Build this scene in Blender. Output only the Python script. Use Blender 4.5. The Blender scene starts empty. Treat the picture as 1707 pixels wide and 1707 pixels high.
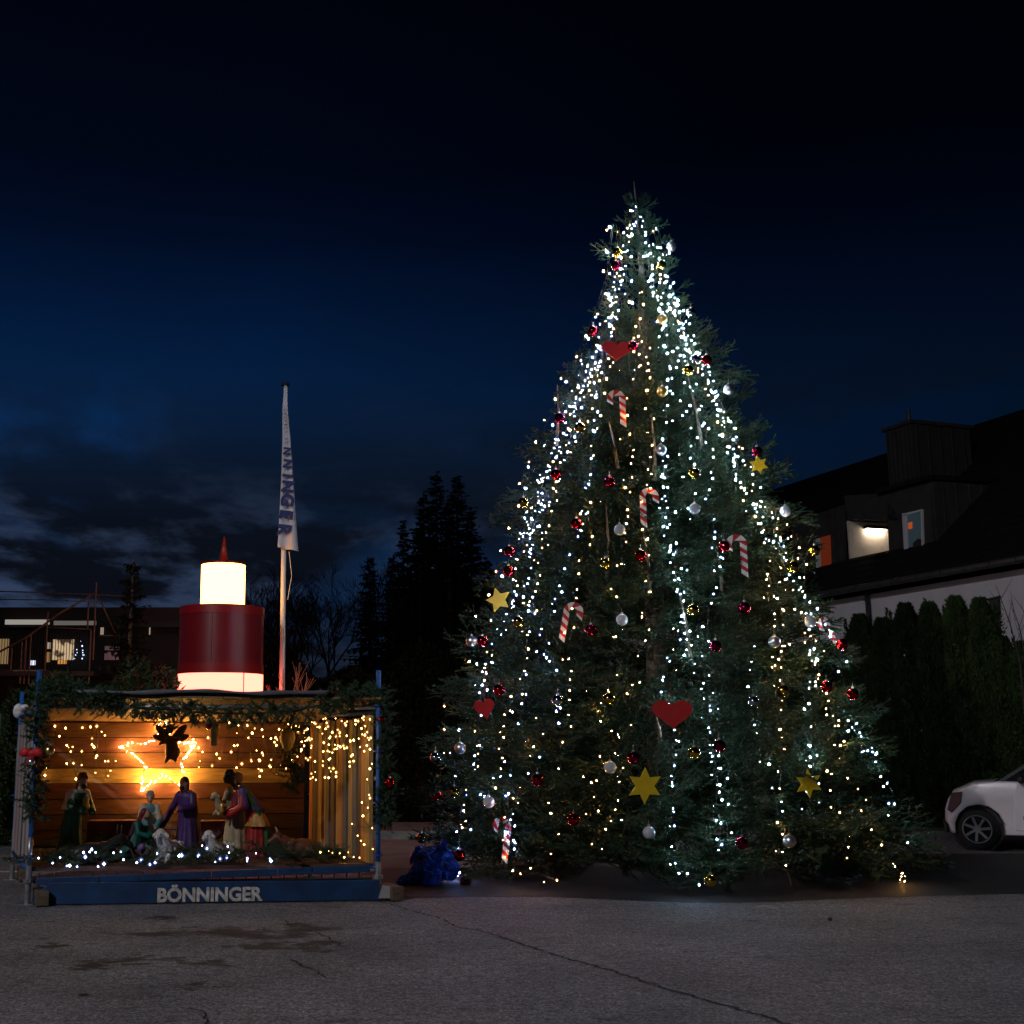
import bpy, bmesh, math, random
import numpy as np
from mathutils import Vector, Matrix, Euler

# ------------------------------------------------------------------ camera, sky, light, exposure
SC = bpy.context.scene
COL = SC.collection
F, CX, CY, PIT, EYE = 2050.0, 664.0, 853.5, math.radians(10.64), 1.5
cam_d = bpy.data.cameras.new('camera'); cam = bpy.data.objects.new('camera', cam_d); COL.objects.link(cam)
cam_d.sensor_width = 36; cam_d.lens = 36 * F / 1707; cam_d.shift_x = (853.5 - CX) / 1707
cam_d.clip_start = 0.1; cam_d.clip_end = 2000
cam.location = (0, 0, EYE); cam.rotation_euler = (math.pi / 2 + PIT, 0, 0)
SC.camera = cam
SC.view_settings.view_transform = 'Standard'; SC.view_settings.look = 'None'
SC.view_settings.gamma = 1; SC.view_settings.use_curve_mapping = False; SC.view_settings.exposure = 0
SC.render.engine = 'CYCLES'
cy = SC.cycles
cy.max_bounces = 4; cy.diffuse_bounces = 2; cy.glossy_bounces = 3; cy.transmission_bounces = 4; cy.transparent_max_bounces = 6
cy.sample_clamp_indirect = 1.5; cy.sample_clamp_direct = 0; cy.use_light_tree = True
cy.use_denoising = True; cy.use_adaptive_sampling = True; cy.adaptive_threshold = 0.02
cy.blur_glossy = 0.5; cy.caustics_reflective = False; cy.caustics_refractive = False

W = bpy.data.worlds.new('World'); SC.world = W; W.use_nodes = True
def world_sky():
    nt = W.node_tree; N = nt.nodes; L = nt.links; N.clear()
    out = N.new('ShaderNodeOutputWorld'); bg = N.new('ShaderNodeBackground'); L.new(bg.outputs[0], out.inputs[0])
    tc = N.new('ShaderNodeTexCoord'); sp = N.new('ShaderNodeSeparateXYZ'); L.new(tc.outputs['Generated'], sp.inputs[0])
    def m(op, a, b=None, clamp=False):
        n = N.new('ShaderNodeMath'); n.operation = op; n.use_clamp = clamp
        for i, v in enumerate((a, b)):
            if v is None: continue
            if isinstance(v, (int, float)): n.inputs[i].default_value = v
            else: L.new(v, n.inputs[i])
        return n.outputs[0]
    def ramp(fac, stops, interp='EASE'):
        r = N.new('ShaderNodeValToRGB'); r.color_ramp.interpolation = interp
        els = r.color_ramp.elements
        while len(els) < len(stops): els.new(0.5)
        for e, (p, c) in zip(els, stops): e.position = p; e.color = (*c, 1) if len(c) == 3 else c
        L.new(fac, r.inputs[0]); return r.outputs[0]
    def mix(f, a, b, mode='MIX'):
        n = N.new('ShaderNodeMix'); n.data_type = 'RGBA'; n.blend_type = mode
        if isinstance(f, (int, float)): n.inputs[0].default_value = f
        else: L.new(f, n.inputs[0])
        for i, v in ((6, a), (7, b)):
            if isinstance(v, tuple): n.inputs[i].default_value = (*v, 1)
            else: L.new(v, n.inputs[i])
        return n.outputs[2]
    x, y, z = sp.outputs
    # dusk gradient by height above the horizon
    base = ramp(z, [(0.0, (.0090, .0150, .0300)), (0.14, (.0050, .0190, .0560)), (0.25, (.0026, .0190, .0700)), (0.30, (.0011, .0138, .0560)), (0.345, (.0006, .0080, .0350)), (0.39, (.0004, .0036, .0160)),
                    (0.44, (.0004, .0019, .0076)), (0.55, (.0004, .0010, .0036)), (1.0, (.0003, .0006, .0020))], 'LINEAR')
    side = ramp(m('ADD', m('MULTIPLY', x, 0.9), 0.5), [(0.05, (1.25,) * 3), (0.42, (1.0,) * 3), (0.72, (.45, .42, .40)), (1.0, (.25, .22, .2))], 'LINEAR')
    base = mix(1.0, base, side, 'MULTIPLY')
    # cloud sheets seen in perspective
    zz = m('ADD', m('MAXIMUM', z, 0.0), 0.10)
    cv = N.new('ShaderNodeCombineXYZ'); L.new(m('DIVIDE', x, zz), cv.inputs[0]); L.new(m('MULTIPLY', m('DIVIDE', y, zz), .55), cv.inputs[1]); L.new(m('MULTIPLY', z, 5.0), cv.inputs[2])
    n1 = N.new('ShaderNodeTexNoise'); n1.inputs['Scale'].default_value = 1.15; n1.inputs['Detail'].default_value = 9; n1.inputs['Roughness'].default_value = .55; n1.inputs['Distortion'].default_value = .35
    L.new(cv.outputs[0], n1.inputs['Vector'])
    mp = N.new('ShaderNodeMapping'); mp.inputs['Location'].default_value = (3.1, 7.7, 1.0); L.new(cv.outputs[0], mp.inputs[0])
    n2 = N.new('ShaderNodeTexNoise'); n2.inputs['Scale'].default_value = 2.3; n2.inputs['Detail'].default_value = 7; n2.inputs['Roughness'].default_value = .6
    L.new(mp.outputs[0], n2.inputs['Vector'])
    band = ramp(z, [(0.0, (1, 1, 1)), (0.17, (1, 1, 1)), (0.23, (.75,) * 3), (0.29, (.30,) * 3), (0.45, (.08,) * 3), (.7, (.1,) * 3)], 'LINEAR')
    cov = ramp(n1.outputs[0], [(0.36, (0, 0, 0)), (0.53, (1, 1, 1))], 'EASE')
    cmask = m('MULTIPLY', cov, band, True)
    ccol = ramp(z, [(0.0, (.0016, .0022, .0042)), (0.12, (.0030, .0040, .0078)), (0.22, (.0030, .0055, .0115)), (0.4, (.0006, .0016, .0050))], 'LINEAR')
    # pale torn gaps low in the clouds
    gap = ramp(n2.outputs[0], [(0.45, (0, 0, 0)), (0.64, (1, 1, 1))], 'EASE')
    gband = ramp(z, [(0.06, (.3,) * 3), (0.115, (1, 1, 1)), (0.16, (.75,) * 3), (0.22, (0.1,) * 3), (.3, (0, 0, 0))], 'LINEAR')
    gside = ramp(m('ADD', m('MULTIPLY', x, 0.9), 0.5), [(0.1, (1, 1, 1)), (0.45, (.6,) * 3), (0.62, (.12,) * 3), (.8, (0, 0, 0))], 'LINEAR')
    gm = m('MULTIPLY', m('MULTIPLY', gap, gband), gside, True)
    c = mix(cmask, base, ccol)
    c = mix(m('MULTIPLY', gm, .9), c, (.036, .060, .125))
    L.new(c, bg.inputs[0]); bg.inputs[1].default_value = 1.0
world_sky()

# the floodlight mast of the yard, standing out of the picture on the left
FLOOD = Vector((-14.0, -9.0, 15.5))
sd = bpy.data.lights.new('yard_floodlight', 'SPOT'); so = bpy.data.objects.new('yard_floodlight', sd); COL.objects.link(so)
so.location = FLOOD; so.rotation_euler = (Vector((2.5, 10.5, 0.0)) - FLOOD).to_track_quat('-Z', 'Y').to_euler()
sd.energy = 10500; sd.color = (1.0, .96, .99); sd.spot_size = math.radians(66); sd.spot_blend = .6; sd.shadow_soft_size = .12

# ------------------------------------------------------------------ pixel <-> place
SP, CP = math.sin(PIT), math.cos(PIT)
def ray(px, py):
    u, v = px - CX, CY - py
    return Vector((u, F * CP - v * SP, F * SP + v * CP))
def at(px, py, Y):
    d = ray(px, py); t = Y / d.y
    return Vector((d.x * t, Y, EYE + d.z * t))
def gnd(px, py, z=0.0):
    d = ray(px, py); t = (z - EYE) / d.z
    return Vector((d.x * t, d.y * t, z))
def hit(px, py, p, n):
    d = ray(px, py); o = Vector((0, 0, EYE)); t = (Vector(p) - o).dot(n) / d.dot(n)
    return o + d * t
def dep(Y, z): return Y * CP + (z - EYE) * SP

# ------------------------------------------------------------------ materials
MATS = {}
def mat(name, col, rough=.7, metal=0.0, var=.25, vs=6.0, bump=0.0, bs=60.0, emit=None, es=0.0, spec=.4, coat=0.0, trans=0.0):
    if name in MATS: return MATS[name]
    m = bpy.data.materials.new(name); m.use_nodes = True; nt = m.node_tree; N = nt.nodes; L = nt.links
    b = N['Principled BSDF']; b.inputs['Roughness'].default_value = rough; b.inputs['Metallic'].default_value = metal
    b.inputs['Specular IOR Level'].default_value = spec; b.inputs['Coat Weight'].default_value = coat
    b.inputs['Transmission Weight'].default_value = trans
    b.inputs['Base Color'].default_value = (*col, 1)
    if var > 0:
        tc = N.new('ShaderNodeTexCoord'); n = N.new('ShaderNodeTexNoise'); n.inputs['Scale'].default_value = vs; n.inputs['Detail'].default_value = 5
        L.new(tc.outputs['Object'], n.inputs['Vector'])
        r = N.new('ShaderNodeValToRGB'); L.new(n.outputs[0], r.inputs[0])
        r.color_ramp.elements[0].position = .3; r.color_ramp.elements[1].position = .7
        r.color_ramp.elements[0].color = (*[c * (1 - var) for c in col], 1); r.color_ramp.elements[1].color = (*[min(1, c * (1 + var)) for c in col], 1)
        L.new(r.outputs[0], b.inputs['Base Color'])
    if bump > 0:
        tc = N.new('ShaderNodeTexCoord'); n = N.new('ShaderNodeTexNoise'); n.inputs['Scale'].default_value = bs; n.inputs['Detail'].default_value = 4
        L.new(tc.outputs['Object'], n.inputs['Vector']); bp = N.new('ShaderNodeBump'); bp.inputs['Strength'].default_value = bump; bp.inputs['Distance'].default_value = .01
        L.new(n.outputs[0], bp.inputs['Height']); L.new(bp.outputs[0], b.inputs['Normal'])
    if emit: b.inputs['Emission Color'].default_value = (*emit, 1); b.inputs['Emission Strength'].default_value = es
    MATS[name] = m; return m
def wood(name, col, axis='X', rough=.65):
    if name in MATS: return MATS[name]
    m = mat(name, col, rough, var=0); nt = m.node_tree; N = nt.nodes; L = nt.links; b = N['Principled BSDF']
    tc = N.new('ShaderNodeTexCoord'); mp = N.new('ShaderNodeMapping'); sc = {'X': (1.2, 16, 16), 'Y': (16, 1.2, 16), 'Z': (16, 16, 1.2)}[axis]
    mp.inputs['Scale'].default_value = sc; L.new(tc.outputs['Object'], mp.inputs[0])
    oi = N.new('ShaderNodeObjectInfo'); ad = N.new('ShaderNodeVectorMath'); ad.operation = 'ADD'
    L.new(mp.outputs[0], ad.inputs[0]); cmb = N.new('ShaderNodeCombineXYZ')
    mu = N.new('ShaderNodeMath'); mu.operation = 'MULTIPLY'; mu.inputs[1].default_value = 40; L.new(oi.outputs['Random'], mu.inputs[0])
    for i in range(3): L.new(mu.outputs[0], cmb.inputs[i])
    L.new(cmb.outputs[0], ad.inputs[1])
    n = N.new('ShaderNodeTexNoise'); n.inputs['Scale'].default_value = 1.6; n.inputs['Detail'].default_value = 6; n.inputs['Distortion'].default_value = .8
    L.new(ad.outputs[0], n.inputs['Vector']); r = N.new('ShaderNodeValToRGB'); L.new(n.outputs[0], r.inputs[0])
    r.color_ramp.elements[0].position = .3; r.color_ramp.elements[1].position = .72
    r.color_ramp.elements[0].color = (*[c * .55 for c in col], 1); r.color_ramp.elements[1].color = (*[min(1, c * 1.25) for c in col], 1)
    L.new(r.outputs[0], b.inputs['Base Color'])
    bp = N.new('ShaderNodeBump'); bp.inputs['Strength'].default_value = .4; bp.inputs['Distance'].default_value = .004
    L.new(n.outputs[0], bp.inputs['Height']); L.new(bp.outputs[0], b.inputs['Normal'])
    return m
def emis(name, col, s):
    if name in MATS: return MATS[name]
    m = bpy.data.materials.new(name); m.use_nodes = True; nt = m.node_tree; nt.nodes.clear()
    o = nt.nodes.new('ShaderNodeOutputMaterial'); e = nt.nodes.new('ShaderNodeEmission'); e.inputs[0].default_value = (*col, 1); e.inputs[1].default_value = s
    nt.links.new(e.outputs[0], o.inputs[0]); MATS[name] = m; return m

# ------------------------------------------------------------------ objects
def link(o, parent=None):
    COL.objects.link(o)
    if parent is not None: o.parent = parent
    return o
def tag(o, label=None, cat=None, group=None, kind=None):
    if label: o['label'] = label
    if cat: o['category'] = cat
    if group: o['group'] = group
    if kind: o['kind'] = kind
    return o
def thing(name, label, cat, loc=(0, 0, 0), rz=0.0, group=None):
    o = bpy.data.objects.new(name, None); o.empty_display_size = .1; link(o); o.location = loc; o.rotation_euler = (0, 0, rz)
    return tag(o, label, cat, group)
def orth(d):
    d = Vector(d).normalized(); a = Vector((0, 0, 1)) if abs(d.z) < .9 else Vector((1, 0, 0))
    s = d.cross(a).normalized(); return s, s.cross(d).normalized()
class MB:
    def __init__(s): s.v = []; s.f = []; s.m = []
    def add(s, v, f, mi=0):
        o = len(s.v); s.v += [tuple(x) for x in v]; s.f += [tuple(i + o for i in q) for q in f]; s.m += [mi] * len(f)
    def box(s, c, size, R=None, mi=0):
        c = Vector(c); h = [x / 2 for x in size]; vs = []
        for dx in (-1, 1):
            for dy in (-1, 1):
                for dz in (-1, 1):
                    p = Vector((dx * h[0], dy * h[1], dz * h[2]))
                    if R is not None: p = R @ p
                    vs.append(c + p)
        s.add(vs, [(0, 1, 3, 2), (4, 6, 7, 5), (0, 4, 5, 1), (2, 3, 7, 6), (0, 2, 6, 4), (1, 5, 7, 3)], mi)
    def hexa(s, p, mi=0):   # 8 points: 4 bottom ring, 4 top ring
        s.add(p, [(0, 3, 2, 1), (4, 5, 6, 7), (0, 1, 5, 4), (1, 2, 6, 5), (2, 3, 7, 6), (3, 0, 4, 7)], mi)
    def beam(s, a, b, w, h, up=(0, 0, 1), mi=0):
        a, b = Vector(a), Vector(b); d = (b - a).normalized(); up = Vector(up); sd = d.cross(up)
        if sd.length < 1e-4: sd = d.cross(Vector((1, 0, 0)))
        sd.normalize(); u = sd.cross(d).normalized(); x, y = sd * w / 2, u * h / 2
        s.hexa([a - x - y, b - x - y, b + x - y, a + x - y, a - x + y, b - x + y, b + x + y, a + x + y], mi)
    def tube(s, pts, r, n=8, mi=0, cap=True):
        pts = [Vector(p) for p in pts]; k = len(pts); rs = r if isinstance(r, (list, tuple)) else [r] * k
        vs = []; sd = None
        for i, p in enumerate(pts):
            d = (pts[min(i + 1, k - 1)] - pts[max(i - 1, 0)])
            if d.length < 1e-9: d = Vector((0, 0, 1))
            d.normalize()
            if sd is None: sd, u = orth(d)
            else:
                sd = sd - d * sd.dot(d)
                sd = sd.normalized() if sd.length > 1e-6 else orth(d)[0]
                u = sd.cross(d).normalized()
            for j in range(n):
                a = 2 * math.pi * j / n; vs.append(p + (sd * math.cos(a) + u * math.sin(a)) * rs[i])
        fs = [(i * n + j, i * n + (j + 1) % n, (i + 1) * n + (j + 1) % n, (i + 1) * n + j) for i in range(k - 1) for j in range(n)]
        if cap: fs += [tuple(range(n))[::-1], tuple((k - 1) * n + j for j in range(n))]
        s.add(vs, fs, mi)
    def ball(s, c, r, n=12, m=8, R=None, mi=0):
        c = Vector(c); r = (r, r, r) if isinstance(r, (int, float)) else r; vs = []; fs = []
        for i in range(1, m):
            t = math.pi * i / m
            for j in range(n):
                a = 2 * math.pi * j / n; p = Vector((r[0] * math.sin(t) * math.cos(a), r[1] * math.sin(t) * math.sin(a), r[2] * math.cos(t)))
                vs.append(c + (R @ p if R is not None else p))
        top = Vector((0, 0, r[2])); bot = -top
        if R is not None: top, bot = R @ top, R @ bot
        vs += [c + top, c + bot]; T = len(vs) - 2
        for i in range(m - 2):
            for j in range(n): fs.append((i * n + j, (i + 1) * n + j, (i + 1) * n + (j + 1) % n, i * n + (j + 1) % n))
        for j in range(n): fs.append((T, j, (j + 1) % n)); fs.append((T + 1, (m - 2) * n + (j + 1) % n, (m - 2) * n + j))
        s.add(vs, fs, mi)
    def caps(s, a, b, ra, rb, n=10): s.tube([a, b], [ra, rb], n); s.ball(a, ra, n, 6); s.ball(b, rb, n, 6)
    def loft(s, rings, n=24, fold=0, k=8, ph=0.0, mi=0):   # rings: (cx, cy, z, rx, ry)
        vs = []; K = len(rings)
        for i, (cx, cy_, z, rx, ry) in enumerate(rings):
            fa = fold * (1 - i / (K - 1))
            for j in range(n):
                a = 2 * math.pi * j / n; q = 1 + fa * math.sin(k * a + ph + i * .35); vs.append((cx + rx * q * math.cos(a), cy_ + ry * q * math.sin(a), z))
        fs = [(i * n + j, i * n + (j + 1) % n, (i + 1) * n + (j + 1) % n, (i + 1) * n + j) for i in range(K - 1) for j in range(n)]
        fs += [tuple(range(n))[::-1], tuple((K - 1) * n + j for j in range(n))]; s.add(vs, fs, mi)
    def prism(s, outline, o, ex, ey, ez, th, mi=0):   # outline (u,v) extruded +-th/2 along ez
        o, ex, ey, ez = Vector(o), Vector(ex), Vector(ey), Vector(ez); n = len(outline)
        vs = [o + ex * u + ey * v - ez * th / 2 for u, v in outline] + [o + ex * u + ey * v + ez * th / 2 for u, v in outline]
        s.add(vs, [tuple(range(n))[::-1], tuple(range(n, 2 * n))] + [(i, (i + 1) % n, n + (i + 1) % n, n + i) for i in range(n)], mi)
    def mesh(s, name, mats, smooth=False):
        me = bpy.data.meshes.new(name); me.from_pydata(s.v, [], s.f)
        for m in (mats if isinstance(mats, (list, tuple)) else [mats]): me.materials.append(m)
        if any(s.m): me.polygons.foreach_set('material_index', s.m)
        if smooth: me.polygons.foreach_set('use_smooth', [True] * len(s.f))
        me.update(); return me
    def build(s, name, mats, parent=None, smooth=False, bevel=0.0, label=None, cat=None, group=None, kind=None, voxel=0.0):
        me = s.mesh(name, mats, smooth)
        if voxel: me = remesh(me, voxel, mats)
        o = bpy.data.objects.new(name, me); link(o, parent)
        if bevel:
            b = o.modifiers.new('b', 'BEVEL'); b.width = bevel; b.segments = 2; b.limit_method = 'ANGLE'
        return tag(o, label, cat, group, kind)
def remesh(me, voxel, m):
    o = bpy.data.objects.new('tmp', me); COL.objects.link(o)
    r = o.modifiers.new('r', 'REMESH'); r.mode = 'VOXEL'; r.voxel_size = voxel; r.use_smooth_shade = True
    sm = o.modifiers.new('s', 'SMOOTH'); sm.factor = .5; sm.iterations = 2
    dg = bpy.context.evaluated_depsgraph_get(); n = bpy.data.meshes.new_from_object(o.evaluated_get(dg)); n.name = me.name
    bpy.data.objects.remove(o); n.materials.clear(); n.materials.append(m[0] if isinstance(m, (list, tuple)) else m)
    n.polygons.foreach_set('use_smooth', [True] * len(n.polygons)); return n
def np_mesh(name, V, T, mats, mi=None):
    me = bpy.data.meshes.new(name); nv, nf = len(V), len(T)
    me.vertices.add(nv); me.vertices.foreach_set('co', np.asarray(V, np.float32).ravel())
    me.loops.add(nf * 3); me.loops.foreach_set('vertex_index', np.asarray(T, np.int32).ravel())
    me.polygons.add(nf); me.polygons.foreach_set('loop_start', np.arange(0, nf * 3, 3, dtype=np.int32))
    for m in (mats if isinstance(mats, (list, tuple)) else [mats]): me.materials.append(m)
    if mi is not None: me.polygons.foreach_set('material_index', np.asarray(mi, np.int32))
    me.update(calc_edges=True); return me
def text_mesh(name, body, size, m, bold=0.0, ex=.001, sx=1.0, align='LEFT'):
    c = bpy.data.curves.new('t', 'FONT'); c.body = body; c.size = size; c.extrude = ex; c.offset = bold; c.align_x = align; c.resolution_u = 3
    o = bpy.data.objects.new('t', c); COL.objects.link(o); dg = bpy.context.evaluated_depsgraph_get()
    me = bpy.data.meshes.new_from_object(o.evaluated_get(dg)); bpy.data.objects.remove(o); me.name = name
    me.materials.clear(); me.materials.append(m)
    if sx != 1.0: me.transform(Matrix.Diagonal((sx, 1, 1, 1)))
    return me
def place(name, me, o, ex, ey, parent=None):   # flat mesh with its x along ex, y along ey
    ex, ey = Vector(ex).normalized(), Vector(ey).normalized(); ez = ex.cross(ey).normalized()
    M = Matrix((ex, ey, ez)).transposed().to_4x4(); M.translation = Vector(o)
    ob = bpy.data.objects.new(name, me); link(ob, parent)
    if parent is not None: M = parent_world(parent).inverted() @ M
    ob.matrix_local = M; return ob
def parent_world(p):
    M = Matrix.Translation(p.location) @ p.rotation_euler.to_matrix().to_4x4()
    return M
rng = np.random.default_rng(7); RND = random.Random(11)

# ------------------------------------------------------------------ needles and boughs
def unit(a): return a / np.maximum(np.linalg.norm(a, axis=-1, keepdims=True), 1e-9)
def brush(P0, P1, dens, ln, wd, fwd=.55, flat=1.0):
    """needle triangles along the segments P0->P1 (arrays k,3)"""
    P0, P1 = np.asarray(P0, float), np.asarray(P1, float)
    L = np.linalg.norm(P1 - P0, axis=1); cnt = np.maximum((L * dens).astype(int), 2); idx = np.repeat(np.arange(len(L)), cnt); n = len(idx)
    t = rng.random(n) ** .95; D = unit(P1 - P0)[idx]; B = P0[idx] + (P1 - P0)[idx] * t[:, None]
    up = np.tile([0, 0, 1.0], (n, 1)) + rng.normal(0, .02, (n, 3)); S = unit(np.cross(D, up)); U = np.cross(S, D)
    a = rng.random(n) * 2 * np.pi
    rad = S * np.cos(a)[:, None] + U * (np.sin(a) * flat)[:, None]; rad = unit(rad)
    dr = unit(D * fwd + rad * (1 - fwd * .4) + rng.normal(0, .12, (n, 3)))
    l = ln * (.7 + .5 * rng.random(n)) * (1 - .25 * t); sd = unit(np.cross(dr, rng.normal(0, 1, (n, 3)))) * (wd / 2)
    V = np.empty((n, 3, 3)); V[:, 0] = B - sd; V[:, 1] = B + sd; V[:, 2] = B + dr * l[:, None]
    return V.reshape(-1, 3)
def stems(P0, P1, r0, r1):
    P0, P1 = np.asarray(P0, float), np.asarray(P1, float); n = len(P0); D = unit(P1 - P0)
    S = unit(np.cross(D, np.tile([.13, .21, 1.0], (n, 1)))); U = np.cross(S, D); V = np.empty((n, 6, 3))
    for j in range(3):
        a = 2 * math.pi * j / 3; o = S * math.cos(a) + U * math.sin(a)
        V[:, j] = P0 + o * r0; V[:, 3 + j] = P1 + o * r1
    T = np.array([(0, 1, 4), (0, 4, 3), (1, 2, 5), (1, 5, 4), (2, 0, 3), (2, 3, 5)])
    TT = (T[None] + 6 * np.arange(n)[:, None, None]).reshape(-1, 3)
    return V.reshape(-1, 3), TT
def bough_arrays(dens=420, ln=.026, wd=.0095, ntw=8, seed=0, updown=.35, fw=.85, sub=True, sr=.006):
    r = np.random.default_rng(seed); P0 = []; P1 = []
    spine = [np.array([x, 0, .10 * math.sin(x * 2.6) - .05 * x * x]) for x in np.linspace(0, 1, 9)]
    for i in range(8): P0.append(spine[i]); P1.append(spine[i + 1])
    for k in range(ntw):
        x = .10 + .86 * k / ntw + r.uniform(-.02, .02); b = np.array([x, 0, .10 * math.sin(x * 2.6) - .05 * x * x])
        for s in (-1, 1):
            l = (.46 * (1 - x) ** .75 + .10) * r.uniform(.75, 1.15); a = math.radians(r.uniform(38, 58)); e = r.normal(0, updown)
            d = np.array([math.cos(a), s * math.sin(a) * math.cos(e), math.sin(e) * .8]); d /= np.linalg.norm(d)
            m = b + d * l * .55; d2 = d + np.array([.35, 0, .16]); d2 /= np.linalg.norm(d2); t = m + d2 * l * .45
            P0 += [b, m]; P1 += [m, t]
            if l > .20 and sub:
                for q in (.45, .75):
                    bb = b + (t - b) * q; s2 = 1 if r.random() < .5 else -1
                    for s2 in ((-1, 1) if q < .5 else (s2,)):
                        aa = math.atan2(d[1], d[0]) + s2 * r.uniform(.5, .95); d3 = np.array([math.cos(aa), math.sin(aa), r.normal(.05, .25)])
                        P0.append(bb); P1.append(bb + d3 * l * r.uniform(.25, .42))
    P0, P1 = np.array(P0), np.array(P1); N = brush(P0, P1, dens, ln, wd, fwd=fw, flat=.8)
    SV, ST = stems(P0, P1, sr, sr * .6)
    V = np.vstack([N, SV]); T = np.vstack([np.arange(len(N)).reshape(-1, 3), ST + len(N)]); mi = np.r_[np.zeros(len(N) // 3, int), np.ones(len(ST), int)]
    return V, T, mi
def needle_mat(name, col, var=.35, vs=3.0, rough=.5):
    m = mat(name, col, .65, var=var, vs=vs, spec=.12)
    b = m.node_tree.nodes['Principled BSDF']; b.inputs['Sheen Weight'].default_value = 0.0
    return m
NEEDLE = needle_mat('fir_needle', (.015, .054, .026)); TWIG = mat('twig_bark', (.075, .062, .036), .85, var=.3, vs=10)
GARL = needle_mat('garland_needle', (.035, .075, .040)); DARKN = needle_mat('dark_conifer_needle', (.020, .026, .018))
WIRE = mat('cable_green', (.012, .02, .014), .5, var=0)
COLD = emis('led_cold_white', (.48, .74, 1.0), 1000); COLDB = emis('led_blue_white', (.24, .40, 1.0), 1050); WARM = emis('led_warm_white', (1.0, .46, .10), 950)
COLDC = emis('led_cold_crib', (.50, .65, 1.0), 60); WARMC = emis('led_warm_crib', (1.0, .50, .12), 60)
def lens(name, col, s, tr):   # painted halo: a faint see-through glowing shell round each diode
    m = bpy.data.materials.new(name); m.use_nodes = True; nt = m.node_tree; nt.nodes.clear(); N = nt.nodes; L = nt.links
    o = N.new('ShaderNodeOutputMaterial'); e = N.new('ShaderNodeEmission'); e.inputs[0].default_value = (*col, 1); e.inputs[1].default_value = s
    t = N.new('ShaderNodeBsdfTransparent'); x = N.new('ShaderNodeMixShader'); x.inputs[0].default_value = tr; L.new(e.outputs[0], x.inputs[2]); L.new(t.outputs[0], x.inputs[1]); L.new(x.outputs[0], o.inputs[0])
    m.cycles.emission_sampling = 'NONE'; MATS[name] = m; return m
HALO = {COLD: lens('halo_cold', (.16, .36, 1.0), .75, .42), COLDB: lens('halo_blue', (.12, .16, 1.0), .85, .5), WARM: lens('halo_warm', (1.0, .30, .08), .55, .42), COLDC: lens('halo_cold_crib', (.20, .30, 1.0), .9, .5), WARMC: lens('halo_warm_crib', (1.0, .42, .08), .8, .5)}
def bulbs_mesh(P, r, m, name='bulbs'):
    P = np.asarray(P); n = len(P); O = np.array([(1, 0, 0), (-1, 0, 0), (0, 1, 0), (0, -1, 0), (0, 0, 1.25), (0, 0, -1.0)], float)
    T = np.array([(0, 2, 4), (2, 1, 4), (1, 3, 4), (3, 0, 4), (2, 0, 5), (1, 2, 5), (3, 1, 5), (0, 3, 5)])
    rr = r * (.55 + .85 * rng.random(n) ** 1.6); a = rng.random(n) * 6.28; c, s = np.cos(a), np.sin(a)
    V = np.empty((n, 6, 3)); V[:, :, 0] = O[None, :, 0] * c[:, None] - O[None, :, 1] * s[:, None]; V[:, :, 1] = O[None, :, 0] * s[:, None] + O[None, :, 1] * c[:, None]; V[:, :, 2] = O[None, :, 2]
    V = V * rr[:, None, None] + P[:, None, :]
    return np_mesh(name, V.reshape(-1, 3), (T[None] + 6 * np.arange(n)[:, None, None]).reshape(-1, 3), m)
def resample(pts, step):
    pts = [Vector(p) for p in pts]; out = [pts[0].copy()]; acc = 0
    for a, b in zip(pts, pts[1:]):
        L = (b - a).length; t = step - acc
        while t < L: out.append(a + (b - a) * (t / L)); t += step
        acc = (acc + L) % step if L > 0 else acc
    return out
def light_string(label, pts, bulbs, m, r, group, loc=None):
    t = thing('light_string', label, 'string lights', (0, 0, 0), 0, group)
    mb = MB(); mb.tube(pts, .0028, 4); mb.build('cable', WIRE, t)
    me = bulbs_mesh([tuple(b) for b in bulbs], r, m); o = bpy.data.objects.new('bulbs', me); link(o, t); o['kind'] = 'stuff'
    me = bulbs_mesh([tuple(b) for b in bulbs], r * 2.15, HALO[m], 'bulb_halos'); o = bpy.data.objects.new('bulb_halos', me); link(o, t); o['kind'] = 'stuff'  # larger shells that add a coloured glow round the bulbs
    return t
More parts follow.
